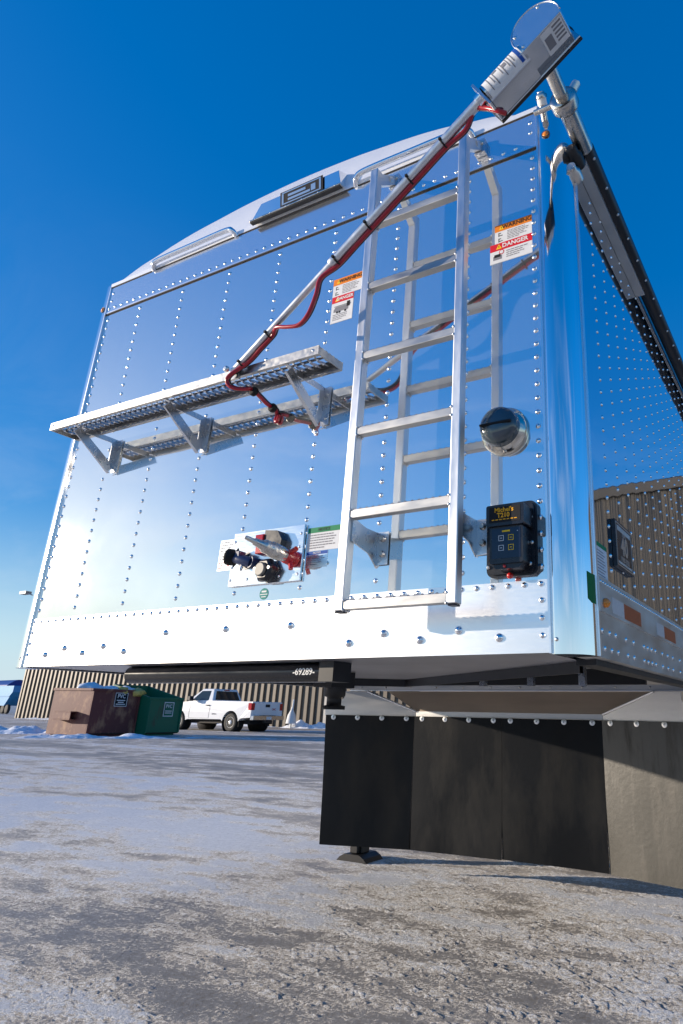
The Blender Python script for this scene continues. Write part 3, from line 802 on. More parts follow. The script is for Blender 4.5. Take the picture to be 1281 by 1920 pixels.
# side panels
def side(s):
    X = (lambda x: x) if s > 0 else (lambda x: -2.6 - x)
    L = 14.0
    p = MB().add([(X(-.004), .112, 1.33), (X(-.004), L, 1.33), (X(-.004), L, 3.0), (X(-.004), .112, 3.0)], [(0, 1, 2, 3)], 'side')
    if s > 0:
        y = .145; k = 0
        while y < 9.0:
            z = 1.36 + (.0 if k % 2 else .0239)
            while z < 2.86:
                p.dome((-.004, y + .145, z), (1, 0, 0), .0075, seg=6 if y < 3 else 5); z += .0478
            y += .145; k += 1
        y = .125
        while y < 7.0:
            p.dome((.0065, y, 1.322), (1, 0, 0), .0055, seg=5); y += .024
    tb(p, 'side_panel')
    r = MB().prism([(X(-.0035), 1.338), (X(.006), 1.338), (X(.006), 1.238), (X(.0), 1.236), (X(-.014), 1.115), (X(-.07), 1.113), (X(-.07), 1.117), (X(-.018), 1.119), (X(-.0035), 1.236)], .1125, L, 'hood', 'y')
    if s > 0:
        for z, dx, ys in ((1.187, -.0055, (.154, .23, .296, .415, .51, .654, .71, .77, .83, .95, 1.05, 1.15, 1.3, 1.4, 1.55, 1.65, 1.8)),
                          (1.141, -.0110, (.124, .194, .265, .335, .45, .53, .67, .73, .79, .85, .97, 1.07, 1.17, 1.32, 1.42, 1.57, 1.67, 1.82))):
            for y in ys: r.dome((dx, y, z), (1, 0, -.05), .009, seg=8)
        y = .235; k = 0
        while y < 8:
            for m_, w in (('tape_white', .135), ('tape_red', .22)):
                r.box(.0062, .0068, y, y + w, 1.247, 1.294, m_); y += w
            y += .24
        r.lathe([(.014, 0), (.014, .008), (.009, .014), (.002, .017)], 'amber', (.0062, .157, 1.265), (1, 0, 0), 14)
    tb(r, 'bottom_rail')
    q = MB().box(min(X(-.003), X(.022)), max(X(-.003), X(.0015)), .113, L, 2.862, 3.015, 'hood')
    q.box(min(X(-.003), X(.0365)), max(X(-.003), X(.0365)), .113, 1.02, 2.8505, 2.8555, 'hood').box(min(X(.037), X(.0385)), max(X(.037), X(.0385)), .113, 1.02, 2.8505, 2.866, 'trim')
    if s > 0:
        q.lathe([(.028, 0), (.028, .05), (.020, .06), (.02, .085), (.010, .09)], 'black_steel', (.012, .112, 2.838), (0, -1, 0), 18)
        q.lathe([(.024, 0), (.024, .04), (.016, .05), (.016, .07)], 'steel', (.004, .112, 2.775), (0, -1, 0), 18)
    tb(q, 'top_rail')
side(1); side(-1)
# curved end cap
ds = [(0, .244), (.3, .230), (.5, .203), (.66, .178), (.8, .143), (.92, .100), (1.02, .068), (1.13, .006)]
arcp = [(-1.31 - d, 3.058 + h) for d, h in reversed(ds)] + [(-1.31 + d, 3.058 + h) for d, h in ds[1:]]
arcp = [(v.x, v.y) for v in spline([(a, b, 0) for a, b in arcp], 4)]
c = MB()
n = len(arcp)
front = [(x, .0, 3.06) for x, z in arcp]; top = [(x, .06 * (z - 3.058) / .245, z) for x, z in arcp]
nk = 6
rows = [[(x, .06 * (zz - 3.058) / .245 - .012 * math.sin(PI * k / nk) * (z - 3.058) / .245, zz) for x, z in arcp for zz in [3.058 + (z - 3.058) * k / nk]] for k in range(nk + 1)]
c.add([v for r_ in rows for v in r_], [(k * n + i, k * n + i + 1, (k + 1) * n + i + 1, (k + 1) * n + i) for k in range(nk) for i in range(n - 1)], 'cap', True)
rim = [[(v[0] + (v[0] + 1.3) * a, v[1] + b, v[2] + d) for v in rows[-1]] for a, b, d in ((0, 0, 0), (.001, .001, .004), (.002, .012, .008), (0, .04, .004))]
c.add([v for r_ in rim for v in r_], [(k * n + i, k * n + i + 1, (k + 1) * n + i + 1, (k + 1) * n + i) for k in range(3) for i in range(n - 1)], 'cap', True)
tb(c, 'end_cap')
rf = MB()
back = [[(x, y, z - .01) for (x, _, z) in rows[-1]] for y in (.16, 14.0)]
rf.add([v for r_ in back for v in r_], [(i, i + 1, n + i + 1, n + i) for i in range(n - 1)], 'tarp', True)
rf.box(-2.58, -.02, .05, 14, 3.0, 3.03, 'tarp')
tb(rf, 'roof_tarp')
# hand rails on the cap
def handrail(pts, nm='handrail'):
    tb(MB().tube(spline(pts, 7), .0125, 'polished', 12), nm)
handrail([(-2.168, -.004, 3.034), (-2.152, -.026, 3.052), (-2.11, -.030, 3.064), (-1.88, -.030, 3.067), (-1.655, -.030, 3.069), (-1.612, -.026, 3.056), (-1.600, -.004, 3.036)])
handrail([(-.915, -.004, 3.036), (-.900, -.026, 3.056), (-.855, -.030, 3.074), (-.63, -.030, 3.073), (-.415, -.030, 3.069), (-.370, -.026, 3.056), (-.358, -.004, 3.036)])
# wedge name board
w = MB()
bq = [(-1.485, -.034, 3.052), (-.975, -.034, 3.052), (-.975, .03, 3.066), (-1.485, .03, 3.066)]
tq = [(-1.425, -.044, 3.122), (-.985, -.044, 3.122), (-.985, .035, 3.16), (-1.425, .035, 3.16)]
w.add(bq + tq, [(0, 1, 5, 4), (1, 2, 6, 5), (2, 3, 7, 6), (3, 0, 4, 7), (4, 5, 6, 7), (3, 2, 1, 0)], 'polished')
w.box(-1.488, -.972, -.043, -.0345, 3.045, 3.0525, 'steel').box(-1.486, -.974, -.040, -.020, 3.0395, 3.0448, 'black_steel')
for i in range(6): w.dome((-1.45 + i * .09, -.0432, 3.049), (0, -1, 0), .004, 'rivet')
Tw = Matrix.Translation((-1.19, -.0393, 3.088)) @ Matrix.Rotation(R(98.1), 4, 'X')
def flat(mb, x0, x1, z0, z1, d, m, T): mb.box(x0, x1, z0, z1, d - .0008, d, m, T)
nb = MB()
flat(nb, -.115, .125, -.031, .040, .006, 'ink', Tw)
flat(nb, -.105, .115, .0290, .0350, .0072, 'washer', Tw); flat(nb, -.105, .115, -.0260, -.0205, .0072, 'washer', Tw)
flat(nb, -.105, -.095, -.0195, .028, .0072, 'washer', Tw); flat(nb, .105, .115, -.0195, .028, .0072, 'washer', Tw)
flat(nb, -.07, .03, .006, .018, .0072, 'washer', Tw); flat(nb, -.07, .055, -.013, -.002, .0072, 'washer', Tw); flat(nb, .06, .085, -.013, .018, .0072, 'washer', Tw)
wo = tb(w, 'name_board', bevel=.002)
nb.build('emblem', wo)
# tarp stop pin and corner bits
tb(MB().tube([(-.066, -.012, 2.965), (-.062, -.050, 3.01)], .013, 'steel', 14).tube([(-.062, -.045, 3.005), (-.060, -.062, 3.022)], .017, 'white', 14)
   .lathe([(.021, 0), (.021, .012), (.013, .018), (.013, .022)], 'steel', (-.060, -.060, 3.020), (.05, -.65, .72), 6), 'tarp_stop')

# ------------------------------------------------------------------ ladder
ld = bpy.data.objects.new('ladder', None); COL.objects.link(ld); ld.parent = TR; ld.location = (1.3, 0, 0)
for x0, x1 in ((-.723, -.691), (-.341, -.311)):
    MB().box(x0, x1, -.154, -.120, 1.238, 2.905, 'tube').box(x0 + .002, x1 - .002, -.152, -.122, 1.232, 1.2378, 'black_plastic').build('stile', ld, 0.003)
for k in range(6):
    z = 1.268 + k * .2793
    r = MB().box(-.6905, -.3415, -.1515, -.1225, z - .028, z, 'rung')
    for i in range(15):
        x = -.68 + i * .0235
        r.lathe([(.0062, 0), (.004, .003), (.0015, .0035)], 'rung', (x, -.146, z), (0, 0, 1), 6).lathe([(.0062, 0), (.004, .003), (.0015, .0035)], 'rung', (x, -.128, z), (0, 0, 1), 6)
    for xw in (-.6895, -.3425):
        for yw in (-.1515, -.137, -.1225):
            for zw in (z - .028, z): r.lathe([(.0055, -.0025), (.0062, 0), (.004, .003)], 'tube', (xw, yw, zw), (1 if xw < -.5 else -1, 0, 0), 6)
    r.build('rung', ld, 0.0025)
for xc in (-.707, -.326):
    u = MB().prism([(-.119, 2.85), (-.119, 2.905), (-.030, 2.972), (-.030, 2.930)], xc - .014, xc + .014, 'tube', 'x')
    u.box(xc - .018, xc + .026, -.030, -.0055, 2.922, 2.985, 'bracket').lathe([(.008, 0), (.008, .004), (.005, .006)], 'steel', (xc + .014, -.030, 2.963), (0, -1, 0), 10)
    u.lathe([(.019, -.012), (.019, .012)], 'tube', (xc, -.062, 2.928), (0, .8, .6), 14)
    u.build('upper_bracket', ld, 0.002)
for xc, sgn in ((-.688, 1), (-.329, 1)):
    u = MB().prism([(-.140, 1.525), (-.070, 1.508), (-.0045, 1.508), (-.0045, 1.395), (-.05, 1.43), (-.140, 1.45)], xc - .002, xc + .002, 'bracket', 'x')
    u.box(xc + .0022, xc + .045, -.0075, -.0045, 1.40, 1.508, 'bracket')
    for zz in (1.485, 1.435): u.lathe([(.011, 0), (.011, .003), (.007, .0035), (.007, .011)], 'steel', (xc + .025, -.0075, zz), (0, -1, 0), 12)
    u.build('lower_bracket', ld)

# ------------------------------------------------------------------ walkway shelf
sh = bpy.data.objects.new('walkway', None); COL.objects.link(sh); sh.parent = TR; sh.location = (1.3, 0, 0)
XA, XB = -2.345, -.836
d = MB()
d.box(XA, XB, -.212, -.208, 2.104, 2.138, 'galv').box(XA, XB, -.082, -.078, 2.104, 2.138, 'galv')
d.box(XA, XB, -.2078, -.198, 2.104, 2.107, 'galv').box(XA, XB, -.092, -.0822, 2.104, 2.107, 'galv')
d.box(XA, XB, -.2078, -.183, 2.131, 2.134, 'deck').box(XA, XB, -.151, -.139, 2.131, 2.134, 'deck').box(XA, XB, -.112, -.0822, 2.131, 2.134, 'deck')
d.box(XA, XB, -.0822, -.0815, 2.104, 2.131, 'deck')
n_ = 46
for i in range(n_):
    x = XA + .02 + i * (XB - XA - .04) / (n_ - 1)
    for y0, y1, sg in ((-.184, -.150, 1), (-.140, -.111, -1)):
        T = Matrix.Translation((x, (y0 + y1) / 2, 2.125)) @ Matrix.Rotation(R(24 * sg), 4, 'Z') @ Matrix.Rotation(R(48), 4, 'Y')
        d.box(-.0135, .0135, -.019, .019, -.0012, .0012, 'galv', T)
        d.lathe([(.0055, 0), (.0050, .003), (.002, .0045)], 'polished', (x + .008, (y0 + y1) / 2 + .004 * sg, 2.117), (0, 0, -1), 7)
teeth = [(-.2078, 2.105), (-.0822, 2.105), (-.0822, 2.128)]
for k in range(6):
    ya = -.086 - k * .0195
    teeth += [(ya, 2.134), (ya - .010, 2.137), (ya - .014, 2.130)]
teeth += [(-.2078, 2.137)]
d.prism(teeth, XB - .004, XB + .0005, 'galv', 'x').prism(teeth, XA - .0005, XA + .004, 'galv', 'x')
for x in (XA + .02, XB - .025): d.dome((x, -.212, 2.123), (0, -1, 0), .0055, 'rivet')
d.build('deck', sh)
def bar(mb, a, b, wdt, x, th, m):
    a = Vector((x, *a)); b = Vector((x, *b)); t_ = (b - a).normalized(); nn = Vector((0, -t_.z, t_.y)) * wdt / 2; e = Vector((th / 2, 0, 0))
    vs = [a + nn + e, a - nn + e, b - nn + e, b + nn + e, a + nn - e, a - nn - e, b - nn - e, b + nn - e]
    mb.add(vs, [(0, 1, 2, 3), (7, 6, 5, 4), (0, 3, 7, 4), (1, 5, 6, 2), (0, 4, 5, 1), (3, 2, 6, 7)], m)
for x in (-2.165, -1.60, -.975):
    b = MB()
    b.prism([(-.206, 2.1035), (-.010, 2.1035), (-.010, 1.948), (-.026, 1.948), (-.2, 2.088)], x - .0019, x - .0001, 'bracket', 'x') if False else None
    bar(b, (-.196, 2.084), (-.014, 1.960), .038, x, .004, 'bracket')
    bar(b, (-.16, 2.0915), (-.004, 2.0915), .023, x, .0036, 'bracket')
    bar(b, (-.017, 2.08), (-.017, 1.962), .026, x, .0032, 'bracket')
    b.box(x - .0155, x - .002, -.205, -.16, 2.1005, 2.1035, 'bracket').box(x - .003, x + .034, -.0068, -.0042, 1.945, 2.10, 'bracket')
    bar(b, (-.2, 2.078), (-.014, 1.9435), .003, x - .010, .016, 'bracket')
    b.dome((x + .02, -.0068, 2.07), (0, -1, 0), .006, 'steel').dome((x + .02, -.0068, 1.97), (0, -1, 0), .006, 'steel')
    b.build('bracket', sh)

# ------------------------------------------------------------------ labels on the front
def lines(mb, x0, x1, z0, z1, n, y, m='grey_ink', seed=1, th=None):
    rnd = random.Random(seed); h = (z1 - z0) / n
    for i in range(n):
        zc_ = z1 - (i + .5) * h; e = x0 + (x1 - x0) * (rnd.uniform(.72, 1) if i < n - 1 else .55)
        q = x0
        while q < e - .002:
            wl_ = rnd.uniform(.006, .016); mb.box(q, min(q + wl_, e), y - .0003, y, zc_ - h * .2, zc_ + h * .2, m); q += wl_ + .0022
def tri(mb, x, z, r, y):
    mb.prism([(x - r, z - r * .8), (x + r, z - r * .8), (x, z + r)], y - .0003, y, 'yellow'); mb.box(x - r * .12, x + r * .12, y - .0006, y - .0003, z - r * .35, z + r * .4, 'ink')
def warning(x0, xm, x1, z3, z2, z1, z0, xd1, pic):
    y = -.0012
    s = MB()
    s.box(xm, x1, y, -.0003, z2 + .0008, z3, 'paper'); s.box(x0, xd1, y, -.0003, z0, z2, 'paper')
    hb = (z3 - z2) * .36
    s.box(xm, x1, y - .0006, y, z3 - hb, z3, 'orange'); s.box(x0, xd1, y - .0006, y, z2 - .030, z2, 'red')
    yy = y - .0012
    tri(s, xm + .026, z3 - hb / 2, .010, y - .0007)
    s.text('WARNING', .023, FT(xm + (x1 - xm) * .60, y - .001, z3 - hb / 2), 'ink', bold=.015)
    tri(s, x0 + (.034 if pic == 0 else .026), z2 - .015, .011, y - .0007)
    s.text('DANGER', .024 if pic == 0 else .020, FT(x0 + (xd1 - x0) * .60, y - .001, z2 - .015), 'white', bold=.02)
    xs = xm + (x1 - xm) * .34
    lines(s, xs, x1 - .008, z2 + .006, z3 - hb - .004, 6, y - .0003, seed=3)
    for zc_ in (z2 + (z3 - z2) * .46, z2 + (z3 - z2) * .16):
        s.box(xm + .014, xm + .017, y - .0004, y, zc_ - .008, zc_ + .008, 'ink').box(xm + .017, xm + .030, y - .0004, y, zc_ - .006, zc_ - .003, 'ink').box(xm + .017, xm + .024, y - .0004, y, zc_ + .004, zc_ + .007, 'ink')
    if pic == 0:
        lines(s, x0 + .062, xd1 - .008, z0 + .012, z2 - .036, 4, y - .0003, seed=5)
        s.box(x0 + .012, x0 + .045, y - .0004, y, z0 + .014, z0 + .030, 'grey_ink').box(x0 + .016, x0 + .040, y - .0007, y - .0004, z0 + .024, z0 + .036, 'ink')
        s.lathe([(.010, 0), (.010, .0004)], 'red', (x0 + .044, y, z0 + .042), (0, -1, 0), 16).lathe([(.007, 0), (.007, .0004)], 'paper', (x0 + .044, y - .0005, z0 + .042), (0, -1, 0), 16)
    else:
        s.prism([(x0 + .012, z0 + .060), (xd1 - .022, z0 + .060), (xd1 - .010, z0 + .072), (x0 + .020, z0 + .072)], y - .0004, y, 'grey_ink')
        s.box(x0 + .012, xd1 - .022, y - .0007, y - .0004, z0 + .049, z0 + .0605, 'grey_ink').box(x0 + .014, xd1 - .010, y - .0007, y - .0004, z0 + .0735, z0 + .0755, 'ink')
        s.box(xd1 - .030, xd1 - .015, y - .0007, y - .0004, z0 + .062, z0 + .086, 'ink')
        for q in (.03, .042, .070): s.lathe([(.005, 0), (.005, .0004)], 'ink', (x0 + q, y - .0005, z0 + .046), (0, -1, 0), 10)
        lines(s, x0 + .010, xd1 - .008, z0 + .010, z0 + .040, 4, y - .0003, seed=8)
    tb(s, 'warning_sticker')
warning(-.288, -.270, -.130, 2.583, 2.505, 0, 2.424, -.130, 0)
warning(-.984, -.985, -.846, 2.590, 2.506, 0, 2.384, -.879, 1)
s = MB(); y = -.0012
s.box(-.986, -.845, y, -.0003, 1.474, 1.557, 'paper').box(-.986, -.845, y - .0005, y, 1.538, 1.557, 'green')
s.text('NOTICE', .014, FT(-.915, y - .0008, 1.5475), 'ink', bold=.01)
lines(s, -.975, -.855, 1.480, 1.534, 6, y - .0003, seed=11)
tb(s, 'green_notice_sticker')
s = MB().box(-.984, -.892, y, -.0003, 1.416, 1.472, 'clear_sticker').box(-.984, -.892, y - .0005, y, 1.461, 1.472, 'blue')
s.text('NOTICE', .009, FT(-.938, y - .0008, 1.4665), 'white', bold=.01)
lines(s, -.978, -.90, 1.424, 1.457, 5, y - .0003, seed=12)
tb(s, 'blue_notice_sticker')
s = MB().lathe([(.020, 0), (.020, .001)], 'teal', (-1.159, -.0003, 1.341), (0, -1, 0), 32).box(-1.170, -1.148, -.0018, -.0014, 1.346, 1.352, 'white').box(-1.176, -1.142, -.0018, -.0014, 1.3375, 1.3405, 'white').box(-1.170, -1.148, -.0018, -.0014, 1.329, 1.332, 'white')
tb(s, 'round_sticker')
s = MB().box(-1.408, -1.3335, y, -.0003, 1.440, 1.556, 'clear_sticker')
lines(s, -1.404, -1.34, 1.478, 1.552, 7, y - .0002, 'grey_ink', seed=21); lines(s, -1.404, -1.372, 1.445, 1.474, 3, y - .0002, 'red', seed=22)
leaf = [(0, 1), (.18, .62), (.38, .72), (.30, .30), (.58, .52), (.66, .36), (.95, .38), (.80, .12), (.92, .0), (.45, -.40), (.50, -.55), (.06, -.48), (.06, -.95), (-.06, -.95), (-.06, -.48), (-.50, -.55), (-.45, -.40), (-.92, 0), (-.80, .12), (-.95, .38), (-.66, .36), (-.58, .52), (-.30, .30), (-.38, .72), (-.18, .62)]
s.prism([(-1.353 + a * .011, 1.462 + b * .011) for a, b in leaf], y - .0006, y - .0001, 'red')
tb(s, 'compliance_sticker')

# ------------------------------------------------------------------ air and electric connections
cp = bpy.data.objects.new('connection_plate', None); COL.objects.link(cp); cp.parent = TR; cp.location = (1.3, 0, 0)
b = MB().box(-1.329, -.994, -.012, -.003, 1.374, 1.572, 'header')
for x, z in ((-1.089, 1.54), (-1.007, 1.54), (-1.009, 1.492), (-1.007, 1.397), (-1.09, 1.396), (-1.238, 1.396), (-1.321, 1.397), (-1.321, 1.444), (-1.32, 1.539)):
    b.dome((x, -.012, z), (0, -1, 0), .0055, 'rivet')
b.build('backing_plate', cp, .001)
def coupling(x, z, mcap, name):
    # rubber socket and swivel arm of an air coupling
    q = MB().lathe([(.030, 0), (.030, .010), (.020, .014), (.020, .030)], 'red_knob' if mcap == 'red_knob' else 'black_steel', (x, -.012, z), (0, -1, 0), 6)
    return q
q = MB().lathe([(.040, 0), (.040, .010), (.032, .016), (.030, .024)], 'black_plastic', (-1.133, -.012, 1.416), (0, -1, 0), 6)
q.lathe([(.044, .010), (.045, .024), (.040, .032), (.033, .036)], 'black_plastic', (-1.133, -.012, 1.416), (-.06, -1, .03), 6)
q.lathe([(.025, .0361), (.025, .042), (.021, .045)], 'grey_lid', (-1.138, -.012, 1.416), (-.06, -1, .03), 24)
q.lathe([(.006, .024), (.006, .040)], 'washer', (-1.168, -.012, 1.421), (0, -1, 0), 8).lathe([(.006, .024), (.006, .040)], 'washer', (-1.104, -.012, 1.421), (0, -1, 0), 8)
q.build('electric_socket', cp)
q = MB().lathe([(.022, 0), (.022, .03)], 'blue_cap', (-1.200, -.012, 1.447), (-.25, -1, .1), 12)
q.tube([(-1.206, -.036, 1.449), (-1.228, -.046, 1.455), (-1.252, -.048, 1.462), (-1.275, -.048, 1.469)], .018, 'blue_cap', 12)
q.box(-1.262, -1.240, -.062, -.030, 1.468, 1.490, 'blue_cap')
q.lathe([(.024, -.012), (.030, -.004), (.030, .016), (.020, .022)], 'ink', (-1.288, -.050, 1.472), (-.9, -.45, .15), 20)
q.lathe([(.0115, .0222), (.0115, .0235)], 'blue_cap', (-1.288, -.050, 1.472), (-.9, -.45, .15), 14)
q.lathe([(.036, -.016), (.036, -.012)], 'ink', (-1.290, -.046, 1.474), (-.9, -.45, .15), 4)
q.lathe([(.006, 0), (.006, .02), (.002, .022)], 'washer', (-1.235, -.045, 1.44), (0, -.3, -1), 8)
q.build('air_coupling', cp, .002)
q = MB().prism([(-1.150, 1.500), (-1.075, 1.482), (-1.070, 1.520), (-1.092, 1.553), (-1.150, 1.560)], -.040, -.0125, 'black_plastic')
q.box(-1.190, -1.150, -.038, -.0125, 1.478, 1.548, 'red_knob').box(-1.188, -1.152, -.046, -.0385, 1.52, 1.545, 'tail_red')
q.lathe([(.028, 0), (.028, .012), (.022, .018), (.022, .03)], 'red_knob', (-1.026, -.012, 1.449), (-.1, -1, .1), 16)
ax = Vector((-.036, -.185, .036)); o0 = Vector((-1.027, -.03, 1.4495))
q.lathe([(.025, .0), (.025, .022), (.021, .026)], 'red_knob', o0, ax, 14)
q.lathe([(.021, .024), (.026, .040), (.027, .085), (.023, .090), (.023, .112), (.016, .120), (.0125, .150), (.0085, .155), (.0075, .182), (.004, .190)], 'steel', o0, ax, 20)
q.lathe([(.008, 0), (.008, .03)], 'red_knob', (-1.015, -.04, 1.435), (.3, -.2, -1), 8).lathe([(.009, 0), (.009, .03)], 'red_knob', (-1.01, -.05, 1.465), (1, -.2, .3), 8)
q.build('air_plug', cp, .002)

# ------------------------------------------------------------------ work light
wl_ = MB().lathe([(.078, 0), (.078, .010), (.074, .018), (.066, .026), (.062, .030)], 'bronze', (-.233, -.001, 1.783), (0, -1, 0), 40)
for k in range(3):
    a = R(35 + 120 * k); wl_.lathe([(.008, .004), (.008, .02), (.004, .022)], 'bronze', (-.233 + .070 * math.cos(a), 0, 1.783 + .070 * math.sin(a)), (0, -1, 0), 8)
wo = tb(wl_, 'work_light')
MB().lathe([(.062, .024), (.062, .052), (.058, .062), (.046, .070), (.02, .075), (.002, .076)], 'lens', (-.233, -.001, 1.783), (0, -1, 0), 40).build('lens', wo)
MB().box(-.285, -.181, -.0805, -.070, 1.779, 1.786, 'ink').build('guard_bar', wo, .002)

# ------------------------------------------------------------------ battery control box
bx = bpy.data.objects.new('control_box', None); COL.objects.link(bx); bx.parent = TR; bx.location = (1.3, 0, 0)
b = MB().prism(rrect(-.288, -.128, 1.327, 1.545, .022), -.014, -.0005, 'black_plastic')
b.prism(rrect(-.281, -.135, 1.334, 1.538, .018), -.020, -.0142, 'black_plastic')
for x, z in ((-.145, 1.493), (-.143, 1.418), (-.149, 1.358), (-.279, 1.357)): b.lathe([(.0062, 0), (.0062, .004), (.003, .006)], 'washer', (x, -.020, z), (0, -1, 0), 10)
b.build('back_plate', bx, .002)
MB().prism(rrect(-.249, -.147, 1.352, 1.458, .006), -.076, -.0205, 'black_plastic').prism([(-.247, 1.352), (-.149, 1.352), (-.165, 1.338), (-.232, 1.338)], -.07, -.0205, 'black_plastic').build('housing', bx, .003)
MB().prism(rrect(-.256, -.140, 1.4585, 1.520, .006), -.085, -.0205, 'black_plastic').build('lid', bx, .003)
k = MB().box(-.242, -.154, -.0768, -.0762, 1.366, 1.452, 'gloss_panel'); yk = -.0772
for x, z in ((-.213, 1.424), (-.183, 1.424), (-.213, 1.396), (-.183, 1.396)):
    col = 'yellow' if x > -.2 else 'tape_white'
    for a0, a1, b0, b1 in ((-.008, .008, .0065, .008), (-.008, .008, -.008, -.0065), (-.008, -.0065, -.0065, .0065), (.0065, .008, -.0065, .0065)):
        k.box(x + a0, x + a1, yk, yk + .0003, z + b0, z + b1, col)
    k.box(x - .003, x + .003, yk, yk + .0003, z - .001, z + .001, col)
k.box(-.210, -.186, yk, yk + .0003, 1.441, 1.446, 'yellow').lathe([(.0015, 0), (.0015, .0006)], 'white', (-.163, -.0768, 1.441), (0, -1, 0), 8)
k.build('keypad', bx)
l_ = MB().box(-.246, -.150, -.0858, -.0852, 1.468, 1.513, 'ink')
l_.text("Michel's", .0185, FT(-.200, -.0861, 1.5035), 'amber_ink', bold=.02).text('T210', .0185, FT(-.202, -.0861, 1.4875), 'amber_ink', bold=.025)
for i in range(7): l_.box(-.238 + i * .0115, -.2295 + i * .0115, -.0862, -.0859, 1.4745, 1.477, 'amber_ink')
l_.build('label', bx)
MB().lathe([(.004, 0), (.009, .004), (.0095, .009), (.007, .015), (.001, .017)], 'red_knob', (-.207, -.03, 1.334), (0, 0, -1), 16).build('button', bx)
MB().lathe([(.0045, 0), (.0045, .004), (.001, .005)], 'red_knob', (-.205, -.0705, 1.345), (0, -1, 0), 10).build('indicator', bx)

# ------------------------------------------------------------------ plates on the side
s = MB().box(-.003, .009, .315, .520, 1.405, 1.560, 'black_plastic')
def ST(y_, z_, x_): return Matrix.Translation((x_, y_, z_)) @ Matrix.Rotation(R(90), 4, 'Z') @ Matrix.Rotation(R(90), 4, 'X')
for a0, a1, b0, b1 in ((.322, .513, 1.550, 1.554), (.322, .513, 1.411, 1.415), (.322, .326, 1.415, 1.550), (.509, .513, 1.415, 1.550)): s.box(.0091, .0098, a0, a1, b0, b1, 'washer')
s.box(.0091, .0096, .335, .500, 1.528, 1.545, 'hood').box(.0091, .0096, .335, .500, 1.419, 1.427, 'hood')
s.text('40', .086, ST(.418, 1.482, .0095), 'washer', bold=.03)
s.text('1980-2020', .024, ST(.418, 1.438, .0095), 'washer', bold=.015)
s.text('YEARS', .017, ST(.418, 1.523, .0095), 'washer', bold=.015)
tb(s, 'badge', bevel=.0015)
s = MB().box(-.0035, -.0025, .128, .238, 1.340, 1.445, 'paper').box(-.0025, -.002, .128, .238, 1.432, 1.445, 'green')
for i in range(9): s.box(-.0025, -.0021, .136, .20 + .03 * random.random(), 1.347 + i * .009, 1.3495 + i * .009, 'grey_ink')
tb(s, 'side_notice')

# ------------------------------------------------------------------ underside, king pin, hopper nose
u = MB()
u.add([(-2.50, .0, 1.1155), (-.10, .0, 1.1155), (-.10, .24, 1.112), (-.62, .65, 1.112), (-1.30, 1.16, 1.112), (-1.98, .65, 1.112), (-2.34, .42, 1.112), (-2.36, .18, 1.112)], [(0, 1, 2, 3, 4, 5, 6, 7)], 'under')
tb(u, 'apron_plate')
f = MB()
for a, b_ in (((-.10, .245), (-1.30, 1.165)), ((-1.30, 1.165), (-1.98, .655))):
    A = Vector((*a, 0)); B = Vector((*b_, 0)); t_ = (B - A).normalized(); nn = Vector((-t_.y, t_.x, 0)) * .006
    f.add([A + nn + Vector((0, 0, 1.078)), B + nn + Vector((0, 0, 1.078)), B + nn + Vector((0, 0, 1.2)), A + nn + Vector((0, 0, 1.2)),
           A - nn + Vector((0, 0, 1.078)), B - nn + Vector((0, 0, 1.078)), B - nn + Vector((0, 0, 1.2)), A - nn + Vector((0, 0, 1.2))],
          [(0, 1, 2, 3), (4, 7, 6, 5), (0, 4, 5, 1), (3, 2, 6, 7)], 'black_steel')
f.box(-2.30, -.30, 1.90, 1.95, 1.118, 1.2, 'black_steel').box(-.10, -.04, .2, 2.2, 1.097, 1.15, 'black_steel')
for x in (-.45, -.70, -.95): f.box(x, x + .03, 1.27, 1.30, 1.085, 1.2, 'bracket')
tb(f, 'coupler_frame')
kp = MB().box(-1.295, -1.205, .47, .62, 1.05, 1.112, 'black_steel').lathe([(.044, 0), (.044, .04), (.030, .045), (.030, .075), (.046, .078), (.046, .092)], 'black_steel', (-1.25, .55, 1.058), (0, 0, -1), 24)
tb(kp, 'king_pin')
tp = MB().tube([(-1.918, .10, 1.0815), (-.931, .10, 1.0815)], .0325, 'black_paint', 36)
tp.box(-.9305, -.872, .055, .15, 1.050, 1.1135, 'black_steel').box(-1.9, -1.86, .09, .11, 1.1135, 1.1145, 'black_steel')
tp.text('-69289-', .030, FT(-1.005, .0669, 1.0815), 'white', bold=.02)
tb(tp, 'coupler_tube')
# fender: hood and four flaps
WL0, WL1, WR1, WR0 = Vector((-2.545, 2.10, 0)), Vector((-1.938, 2.30, 0)), Vector((-.650, 2.30, 0)), Vector((-.045, 2.10, 0))
def wall_pts(A, B, pts): return [A + (B - A) * u_ + Vector((0, 0, z)) for u_, z in pts]
h = MB()
for A, B in ((WL0, WL1), (WR0, WR1)):
    q = wall_pts(A, B, [(0, .934), (1, .936), (1, .968), (.46, 1.092), (.20, 1.090), (.20, 1.045), (0, .985)])
    off = Vector((0, .012, 0))
    h.add(q + [v + off for v in q], [tuple(range(7)), tuple(range(13, 6, -1))] + [(i, (i + 1) % 7, 7 + (i + 1) % 7, 7 + i) for i in range(7)], 'hood')
    # rolled edge of the slope
    h.tube([q[2] + Vector((0, -.004, 0)), q[3] + Vector((0, -.004, 0))], .007, 'trim', 8)
h.box(-1.936, -.652, 2.300, 2.312, .937, .968, 'hood')
h.add([(-1.936, 2.304, .9685), (-.652, 2.304, .9685), (-.36, 2.40, 1.097), (-2.24, 2.40, 1.097)], [(0, 1, 2, 3)], 'brown_reflection_sheet')
tb(h, 'fender_hood')
bm_ = MB().box(-2.45, -.02, 2.24, 2.30, 1.099, 1.132, 'hood').box(-2.45, -.02, 2.3005, 2.60, 1.128, 1.132, 'hood').box(-2.45, -.02, 2.232, 2.2395, 1.096, 1.101, 'trim')
